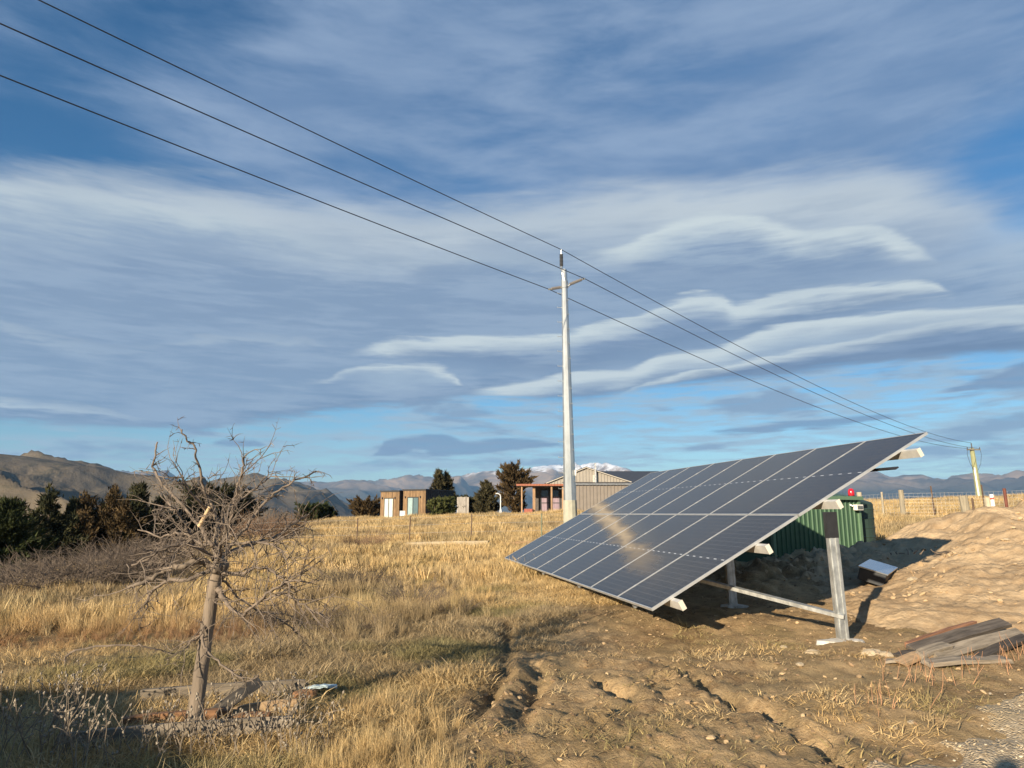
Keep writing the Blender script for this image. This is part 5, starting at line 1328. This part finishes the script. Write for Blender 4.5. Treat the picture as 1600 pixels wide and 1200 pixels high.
# ------------------------------------------------------------------ dead weeds in the near left corner
def build_weeds():
    wm = simple('dead_weed_mat', (0.22, 0.175, 0.125), 0.9, 0, 0.35, 14); hm = simple('seed_head_mat', (0.28, 0.235, 0.175), 0.95, 0, 0.3, 30)
    g = np.random.default_rng(33)
    def weed(x, y, n, h, w, lab):
        r = empty('dead_weed', (x, y, gz(x, y)), 0, lab, 'weed', 'dead weeds near the viewer')
        st = MB(); hd = MB()
        for i in range(n):
            a = g.uniform(0, 6.28); rr = w * math.sqrt(g.uniform()); p = np.array([rr * math.cos(a), rr * math.sin(a), -0.02]); d = np.array([g.normal(0, 0.22), g.normal(0, 0.22), 1.0]); L = h * g.uniform(0.5, 1.1); P = [p]
            for s in range(5):
                d = d + g.normal(0, 0.13, 3); d[2] = abs(d[2]); d /= np.linalg.norm(d); p = p + d * L / 5; P.append(p)
            st.tube(P, [0.0042, 0.0038, 0.0034, 0.003, 0.0025, 0.002], 4, False)
            for k in range(int(g.integers(2, 6))):
                j = int(g.integers(2, 5)); q = P[j]; e = g.normal(0, 0.5, 3) + np.array([0, 0, 0.7]); e /= np.linalg.norm(e); m_ = q + e * L * g.uniform(0.08, 0.28)
                st.tube([q, (q + m_) / 2 + g.normal(0, 0.006, 3), m_], [0.0028, 0.0023, 0.0018], 3, False)
                if g.uniform() < 0.75: hd.tube([m_ - e * 0.008, m_, m_ + e * 0.013], [0.003, 0.0085 * g.uniform(0.7, 1.3), 0.002], 5)
            hd.tube([P[-1] - d * 0.008, P[-1], P[-1] + d * 0.014], [0.003, 0.009, 0.002], 5)
        st.build('stems', wm, r); hd.build('seed_heads', hm, r)
    weed(-2.95, 4.75, 26, 0.55, 0.30, 'largest clump of dead weeds in the shaded left corner'); weed(-2.55, 4.55, 18, 0.42, 0.22, 'dead weeds right of the largest clump in the shaded corner')
    weed(-3.25, 5.25, 16, 0.45, 0.28, 'dead weeds at the left edge behind the largest clump'); weed(-1.75, 4.85, 18, 0.42, 0.22, 'dead weeds in front of the tree trunk foot'); weed(-1.35, 4.75, 16, 0.40, 0.20, 'dead weeds right of the trunk before the lowest plank')
    weed(-2.15, 4.65, 14, 0.36, 0.20, 'dead weeds just left of the trunk foot'); weed(-1.62, 5.35, 12, 0.40, 0.15, 'sparse dead weeds standing among the planks'); weed(-3.5, 5.9, 10, 0.35, 0.2, 'sparse dead weeds at the far end of the shade')
    # russet stalks at the right
    rm = simple('russet_stalk_mat', (0.34, 0.185, 0.10), 0.9, 0, 0.3, 14); wm2, hm2 = wm, hm
    for k, (x, y, n, h, lab) in enumerate(((3.35, 6.35, 10, 0.26, 'tallest russet stalks before the plank stack'), (3.75, 6.55, 12, 0.20, 'russet stalks just in front of the plank stack'), (4.4, 6.9, 14, 0.18, 'russet stalks right of the plank stack front'), (2.75, 5.6, 12, 0.16, 'russet stalks at the gravel edge'), (5.0, 7.25, 14, 0.2, 'russet stalks at the right frame edge'))):
        r = empty('dead_stalks', (x, y, gz(x, y)), 0, lab, 'weed', 'russet stalks by the planks'); st = MB()
        for i in range(n):
            p = np.array([g.normal(0, 0.16), g.normal(0, 0.12), -0.01]); d = np.array([g.normal(0, 0.25), g.normal(0, 0.25), 1.0]); L = h * g.uniform(0.4, 1.1)
            st.tube([p, p + d * L * 0.5, p + d * L + g.normal(0, 0.02, 3)], [0.003, 0.0025, 0.0015], 3, False)
        st.build('stems', rm, r)
build_weeds()
# ------------------------------------------------------------------ planks
def plank(name, a, b, w, t, mat, label, group, roll=0.0, cat='plank', seed=0, wob=0.006, end=0.0):
    """weathered board between two points; a bit bowed and chipped at the ends"""
    g = random.Random(seed); a, b = Vector(a), Vector(b); d = (b - a); L = d.length
    n = 8; mb = MB(); vs = []; fs = []
    for i in range(n + 1):
        x = L * i / n; bow = 0.012 * math.sin(math.pi * i / n) * g.uniform(0.6, 1.4)
        ch = g.uniform(0, end) if i in (0, n) else 0
        for (yy, zz) in ((-w / 2, -t / 2), (w / 2, -t / 2), (w / 2, t / 2), (-w / 2, t / 2)):
            vs.append((x + (ch if i == 0 else -ch) * (1 if yy > 0 else 0.2) + (g.uniform(-end, end) * 0.5 if i in (0, n) else 0), yy + g.uniform(-wob, wob) * 0.5, zz + bow + g.uniform(-wob, wob) * 0.3))
    for i in range(n):
        k = i * 4
        for j in range(4): fs.append([k + j, k + (j + 1) % 4, k + 4 + (j + 1) % 4, k + 4 + j])
    fs += [[3, 2, 1, 0], [n * 4 + j for j in range(4)]]
    mb.add(vs, fs)
    q = d.to_track_quat('X', 'Z') @ Euler((roll, 0, 0)).to_quaternion()
    o = mb.build(name, mat, None, a, q.to_euler(), bev=0.003)
    return tag(o, label, cat, group)

def build_planks():
    gr = wood('weathered_grey_mat', (0.34, 0.285, 0.215), 0.45); dk = wood('dark_board_mat', (0.15, 0.125, 0.10), 0.45); tan = wood('tan_board_mat', (0.52, 0.36, 0.21), 0.6); og = wood('orange_board_mat', (0.40, 0.215, 0.11), 0.5); rd = wood('reddish_board_mat', (0.33, 0.17, 0.10), 0.5)
    gz0 = lambda x, y: gz(x, y)
    G = 'old boards stacked by the gravel track'
    def P(x, y, dz): return (x, y, gz(x, y) + dz)
    plank('plank', P(3.92, 7.28, 0.06), P(5.5, 8.2, 0.20), 0.14, 0.045, dk, 'broad dark board on top of the stack by the track', G, R(22), seed=1, end=0.05)
    plank('plank', P(4.02, 7.08, 0.06), P(5.5, 7.95, 0.14), 0.13, 0.045, gr, 'pale grey board leaning below the broad dark board', G, R(40), seed=2, end=0.05)
    plank('plank', P(3.98, 7.46, 0.05), P(5.1, 8.1, 0.18), 0.05, 0.05, rd, 'thin reddish lath along the back of the stack', G, 0, seed=3, end=0.01)
    plank('plank', P(3.85, 6.92, 0.025), P(4.75, 7.12, 0.03), 0.13, 0.04, gr, 'short grey board flat on the ground before the stack', G, R(8), seed=4, end=0.05)
    plank('plank', P(4.45, 7.10, 0.03), P(5.4, 7.75, 0.09), 0.10, 0.045, dk, 'narrow dark board sticking out right under the stack', G, R(15), seed=5, end=0.04)
    plank('plank', P(3.70, 7.18, 0.025), P(4.1, 7.32, 0.04), 0.14, 0.035, dk, 'dark broken board stub at the left end of the stack', G, R(-6), seed=6, end=0.06)
    plank('plank', P(3.66, 7.02, 0.022), P(4.02, 7.16, 0.05), 0.13, 0.03, tan, 'pale tan board stub at the left end of the stack', G, R(10), seed=7, end=0.06)
    plank('plank', P(3.86, 7.06, 0.085), P(4.30, 7.28, 0.12), 0.11, 0.035, gr, 'short grey offcut lying over the stubs', G, R(14), seed=8, end=0.06)
    plank('plank', P(3.56, 7.10, 0.015), P(3.78, 7.06, 0.02), 0.09, 0.025, gr, 'smallest splinter of board at the stack tip', G, 0, seed=9, end=0.04)
    G2 = 'scrap boards around the foot of the bare tree'
    plank('plank', P(-2.95, 5.95, 0.06), P(-1.72, 6.22, 0.09), 0.035, 0.12, gr, 'long grey board on edge behind the trunk', G2, R(4), seed=11, end=0.01)
    plank('plank', P(-2.60, 6.12, 0.03), P(-1.95, 6.28, 0.03), 0.13, 0.03, dk, 'dark board lying flat behind the long grey one', G2, 0, seed=12, end=0.02)
    plank('plank', P(-2.05, 5.52, 0.05), P(-1.62, 5.66, 0.06), 0.04, 0.10, tan, 'tan board on edge right of the trunk', G2, R(-6), seed=13, end=0.01)
    plank('plank', P(-2.75, 5.30, 0.05), P(-2.02, 5.42, 0.06), 0.05, 0.09, og, 'orange brown board left of the trunk', G2, R(5), seed=14, end=0.03)
    plank('plank', P(-2.95, 4.92, 0.05), P(-1.50, 5.16, 0.06), 0.045, 0.10, gr, 'grey board nearest the viewer before the trunk', G2, R(-5), seed=15, end=0.01)
    plank('plank', P(-2.22, 5.35, 0.02), P(-1.98, 5.86, 0.22), 0.09, 0.03, gr, 'short grey board leaning behind the trunk', G2, R(60), seed=16, end=0.02)
    plank('plank', P(-1.76, 6.05, 0.04), P(-1.62, 6.16, 0.05), 0.08, 0.07, og, 'small orange block at the end of the long board', G2, 0, seed=17)
    plank('plank', P(-2.05, 5.40, 0.035), P(-1.75, 5.44, 0.04), 0.06, 0.04, og, 'short orange offcut beside the trunk', G2, R(10), seed=18, end=0.02)
    plank('plank', P(-1.74, 6.20, 0.075), P(-1.47, 6.28, 0.085), 0.06, 0.022, simple('pale_blue_paint_mat', (0.50, 0.62, 0.64), 0.5, 0, 0.06), 'pale blue painted strip beyond the long grey board', G2, 0, seed=19)
    plank('plank', P(-2.75, 5.15, 0.02), P(-2.3, 4.95, 0.03), 0.10, 0.03, dk, 'dark board flat in the shade left of the trunk', G2, 0, seed=20, end=0.03)
    # long log edge across the paddock
    lg = plank('timber_sleeper', P(-3.6, 24.6, 0.10), P(-0.75, 23.4, 0.13), 0.18, 0.2, wood('sleeper_mat', (0.55, 0.45, 0.30), 0.7), 'long pale timber lying across the middle of the paddock', None, 0, 'timber', 21)
    del lg['category']; lg['category'] = 'timber'
    plank('timber_sleeper', P(-0.35, 23.3, 0.08), P(0.9, 23.1, 0.1), 0.16, 0.18, wood('brown_sleeper_mat', (0.40, 0.25, 0.14), 0.6), 'shorter brown timber lying toward the array tip', None, 0, 'timber', 22)
build_planks()

# ------------------------------------------------------------------ fences
def build_fences():
    iron = simple('rust_iron_mat', (0.13, 0.085, 0.06), 0.8, 0.3, 0.25); tb = wood('fence_timber_mat', (0.46, 0.40, 0.29), 0.6, 0.9, (14, 14, 1.2)); wr = simple('fence_wire_mat', (0.35, 0.33, 0.30), 0.5, 0.5)
    root = empty('paddock_fence', (-4.0, 27.0, gz(-4, 27)), 0, 'thin wire fence on steel standards across the straw paddock', 'fence')
    P = [(-12.6, 30.5), (-9.8, 29.6), (-6.1, 28.3), (-3.9, 27.4), (-1.5, 26.5), (1.05, 25.6), (3.6, 24.9)]
    for k, (x, y) in enumerate(P):
        z = gz(x, y); h = 1.0 if k != 5 else 0.95; q = (x + 4, y - 27, z - root.location.z)
        MB().tube([(q[0], q[1], q[2] - 0.2), (q[0] + 0.01, q[1], q[2] + h)], 0.030 if k == 5 else 0.024, 5).build('post', iron if k != 5 else simple('green_post_mat', (0.16, 0.17, 0.11), 0.8), root)
    for hh in (0.35, 0.65, 0.92):
        MB().tube([(x + 4, y - 27, gz(x, y) - root.location.z + hh) for x, y in P], 0.004, 4).build('wire', wr, root)
    # netting fence on the right behind the shed
    r2 = empty('netting_fence', (16.0, 31.0, gz(16, 31)), 0, 'wire netting fence with timber posts behind the straw right of the tank', 'fence')
    Q = [(12.2, 31.5, 0), (15.4, 31.6, 1), (16.3, 31.4, 0), (17.1, 31.3, 1), (18.2, 30.8, 2), (20.0, 30.2, 2)]
    bx, by, bz = r2.location
    for k, (x, y, ty) in enumerate(Q):
        z = gz(x, y); h = (1.15, 1.2, 1.25)[ty]
        b = MB()
        if ty == 1: b.tube([(x - bx, y - by, z - bz - 0.2), (x - bx, y - by, z - bz + h)], 0.105, 8)
        elif ty == 0: b.tube([(x - bx, y - by, z - bz - 0.2), (x - bx, y - by, z - bz + h)], 0.045, 6)
        else: b.tube([(x - bx, y - by, z - bz - 0.2), (x - bx - 0.06, y - by, z - bz + h + 0.1)], 0.032, 5)
        b.build('post', tb if ty < 2 else iron, r2)
    for hh in np.linspace(0.1, 1.05, 8):
        MB().tube([(x - bx, y - by - 0.05, gz(x, y) - bz + hh) for x, y, _ in Q] + [(21.6 - bx, 29.6 - by, gz(21.6, 29.6) - bz + hh)], 0.003, 3).build('netting_wire', wr, r2)
    vw = MB()
    X = np.linspace(12.2, 21.4, 60); Y = np.interp(X, [q[0] for q in Q] + [21.6], [q[1] for q in Q] + [29.6])
    for x, y in zip(X, Y): vw.tube([(x - bx, y - by - 0.05, gz(x, y) - bz + 0.08), (x - bx, y - by - 0.05, gz(x, y) - bz + 1.05)], 0.004, 3, False)
    o = vw.build('netting_stay', wr, r2); o['kind'] = 'stuff'
    # strainer post with its slanting log brace
    def wp(px, py, d): return ((px - 800) / 1100 * (d * 0.9835 + ((802 - py) / 1100 * d) * 0.18), d, 1.5 + (802 - py) / 1100 * d)
    x, y, z = wp(1513, 812, 20.5); zb = top_z(x, y); s = empty('strainer_post', (x, y, zb), 0, 'thick weathered strainer post leaning, with a slanting log brace', 'post')
    MB().tube([(0.06, 0, -0.3), (0.0, 0, 0.35), (-0.08, 0, 1.5 + (802 - 775) / 1100 * 20.5 - zb)], [0.125, 0.12, 0.115], 10).build('post', tb, s)
    a = wp(1500, 805, 20.3); b = wp(1432, 832, 19.2); MB().tube([(a[0] - x, a[1] - y, a[2] - zb), (b[0] - x, b[1] - y, top_z(b[0], b[1]) + 0.08 - zb)], [0.10, 0.12], 8).build('log_brace', wood('log_mat', (0.36, 0.32, 0.26), 0.6), s)
    for px, t, b_, d, rr, m, lab in ((1519, 779, 797, 24.0, 0.035, iron, 'short dark iron standard beside the strainer post'), (1543, 778, 798, 24.0, 0.115, tb, 'short stout timber post right of the far pole'),
                                     (1569, 764, 802, 21.0, 0.045, simple('rust_post_mat', (0.17, 0.06, 0.04), 0.8, 0.2), 'rusty red brown iron standard at the heap top')):
        x, y, zt = wp(px, t, d); zb = top_z(x, y); h = max(zt - zb, 0.4)
        mb = MB().tube([(0.03, 0, -0.3), (0, 0, h)], rr, 8); o = mb.build('fence_post', m, None, (x, y, zb)); tag(o, lab, 'post')
    x, y, zt = wp(1549, 773, 22.0); zb = top_z(x, y); h = max(zt - zb, 0.5)
    r3 = empty('marker_post', (x, y, zb), 0, 'white marker post with a red band by the far pole', 'post')
    MB().tube([(0.05, 0, -0.2), (0, 0, h)], 0.055, 10).build('shaft', simple('white_marker_mat', (0.80, 0.79, 0.75), 0.5, 0, 0.04), r3)
    MB().tube([(0.008, 0, h - 0.16), (0.002, 0, h - 0.10)], 0.0575, 10).build('red_band', simple('red_band_mat', (0.60, 0.10, 0.08), 0.5), r3)
    # dead sticks poking from the heap
    g = np.random.default_rng(4); sm = simple('root_mat', (0.16, 0.12, 0.085), 0.9)
    for k, (px, py, d) in enumerate(((1475, 880, 12.2), (1425, 862, 13.2))):
        x = (px - 800) / 1100 * d * 0.97; y = d; z = top_z(x, y)
        r = empty('root_sticks', (x, y, z), 0, ('dark dead roots lying on the lower left of the heap', 'dead twigs at the left shoulder of the heap')[k], 'roots')
        m = MB()
        for i in range(9):
            p = np.array([g.normal(0, 0.22), g.normal(0, 0.1), 0.03]); q = p + np.array([g.normal(0.1, 0.2), g.normal(0, 0.1), g.uniform(0.0, 0.10)]); m.tube([p, (p + q) / 2 + g.normal(0, 0.02, 3), q], [0.010, 0.008, 0.004], 4)
        m.build('sticks', sm, r)
build_fences()

# ------------------------------------------------------------------ rocks lying loose
def build_rocks():
    m = simple('rock_mat', (0.52, 0.42, 0.28), 0.9, 0, 0.2, 10, bmp=0.6)
    g = np.random.default_rng(8)
    base = []
    for k in range(4):
        V = []; n = 10
        for (zz, rr) in ((-0.45, 0.6), (-0.1, 1.0), (0.25, 0.92), (0.5, 0.6), (0.62, 0.2)):
            for j in range(n): V.append((rr * math.cos(6.283 * j / n) * g.uniform(0.8, 1.15), rr * 0.8 * math.sin(6.283 * j / n) * g.uniform(0.8, 1.15), zz * g.uniform(0.85, 1.15)))
        F_ = [[a * n + j, a * n + (j + 1) % n, (a + 1) * n + (j + 1) % n, (a + 1) * n + j] for a in range(4) for j in range(n)] + [list(range(n))[::-1], [4 * n + j for j in range(n)]]
        me = bpy.data.meshes.new('rock'); me.from_pydata(V, [], F_); me.update(); me.materials.append(m); base.append(me)
    spec = [(1270, 1018, 0.085, 'pale rock left of the near post footing'), (1225, 1012, 0.05, 'small pale rock farther left of the near footing'), (1362, 1022, 0.12, 'largest flat pale rock right of the near footing'), (1385, 1025, 0.08, 'pale rock touching the largest flat one'),
            (1430, 940, 0.11, 'flat pale rock at the foot of the earth heap'), (1395, 1132, 0.035, 'left of two white pebbles near the gravel'), (1423, 1128, 0.035, 'right of two white pebbles near the gravel'), (1523, 1032, 0.05, 'pale stone under the right end of the plank stack'),
            (1585, 948, 0.07, 'rounded stone at the right edge of the heap foot'), (1372, 945, 0.06, 'pale stone in the lit soil right of the near post'), (1250, 1040, 0.05, 'small stone in the turf below the near post')]
    for k, (px, py, s, lab) in enumerate(spec):
        dx = (px - 800) / 1100; dy = (py - 600) / 1100; d = np.array([dx, 0.9835 + 0.1807 * dy, 0.1807 - 0.9835 * dy]); t = 1.4 / -d[2]
        for _ in range(6): t = (1.5 - top_z(d[0] * t, d[1] * t)) / -d[2]
        x, y = d[0] * t, d[1] * t
        o = link('rock', base[k % 4], None, (x, y, top_z(x, y) + s * 0.12), (0, 0, k * 1.7)); o.scale = (s, s, s * 0.6)
        tag(o, lab, 'rock', 'loose rocks on the bare soil')
build_rocks()
# ------------------------------------------------------------------ the photographer, standing behind the lens; only the shadow is in view
def build_person():
    J = []; E_ = []; Rr = []
    def j(x, y, z, r, par=None):
        J.append((x, y, z)); Rr.append(r)
        if par is not None: E_.append((par, len(J) - 1))
        return len(J) - 1
    ox, oy = -0.27, -0.46
    pel = j(ox, oy, 0.96, 0.15); w = j(ox, oy, 1.12, 0.135, pel); ch = j(ox, oy + 0.01, 1.33, 0.155, w); nb = j(ox, oy, 1.47, 0.09, ch); nk = j(ox, oy + 0.01, 1.55, 0.055, nb)
    hd = j(ox, oy + 0.04, 1.66, 0.092, nk); ht = j(ox, oy + 0.03, 1.77, 0.085, hd); j(ox, oy + 0.03, 1.82, 0.04, ht)
    for s in (-1, 1):
        sh = j(ox + s * 0.19, oy, 1.43, 0.072, nb); el = j(ox + s * 0.27 + 0.06, oy + 0.16, 1.20, 0.050, sh); fa = j(ox * 0.4 + s * 0.15, oy + 0.27, 1.34, 0.042, el); wr = j(s * 0.085, -0.13, 1.45, 0.030, fa)
        pm = j(s * 0.080, -0.095, 1.485, 0.034, wr)
        for k in range(4):
            a = j(s * 0.082, -0.070, 1.470 + 0.020 * k, 0.010, pm); b = j(s * 0.060, -0.045 - 0.003 * k, 1.468 + 0.020 * k, 0.009, a); j(s * (0.040 + 0.004 * k), -0.050, 1.468 + 0.019 * k, 0.0075, b)
        a = j(s * 0.062, -0.115, 1.500, 0.012, pm); j(s * 0.040, -0.110, 1.515, 0.009, a)
        hip = j(ox + s * 0.10, oy, 0.88, 0.105, pel); kn = j(ox + s * 0.11, oy + 0.02, 0.50, 0.068, hip); an = j(ox + s * 0.12, oy - 0.01, 0.10, 0.048, kn); j(ox + s * 0.14, oy + 0.16, 0.05, 0.040, an)
    me = bpy.data.meshes.new('person'); me.from_pydata(J, E_, []); me.update()
    o = link('person', me)
    sk = o.modifiers.new('skin', 'SKIN'); sk.use_smooth_shade = True
    for i, v in enumerate(me.skin_vertices[0].data):
        v.radius = (Rr[i], Rr[i]); v.use_root = (i == 0)
    o.modifiers.new('subsurf', 'SUBSURF').render_levels = 1
    m, t, p = newmat('clothing_mat')
    sp = t.nodes.new('ShaderNodeSeparateXYZ'); t.links.new(obj_coord(t), sp.inputs[0]); z, y = S(sp.outputs[2]), S(sp.outputs[1])
    c = mixcol(smooth(z, 0.96, 0.97), (0.05, 0.06, 0.09), (0.06, 0.085, 0.07)); c = mixcol(smooth(z, 0.11, 0.10), c, (0.08, 0.05, 0.03))
    c = mixcol(S.math('MAXIMUM', smooth(z, 1.53, 1.54) * smooth(z, 1.76, 1.75), smooth(y, -0.15, -0.14)), c, (0.50, 0.32, 0.24)); c = mixcol(smooth(z, 1.75, 1.76), c, (0.07, 0.045, 0.03))
    t.links.new(c, p.inputs['Base Color']); p.inputs['Roughness'].default_value = 0.85
    me.materials.append(m)
    tag(o, 'person in a dark jacket whose raised arms cast the shadow in the near right corner', 'person')
    o.location.z = gz(ox, oy)
    ph = MB().box(-0.078, 0.078, -0.072, -0.064, 1.468, 1.544)
    tag(ph.build('phone', simple('phone_mat', (0.02, 0.02, 0.022), 0.3), bev=0.003), 'dark phone held up in both hands of the standing person', 'phone')
build_person()
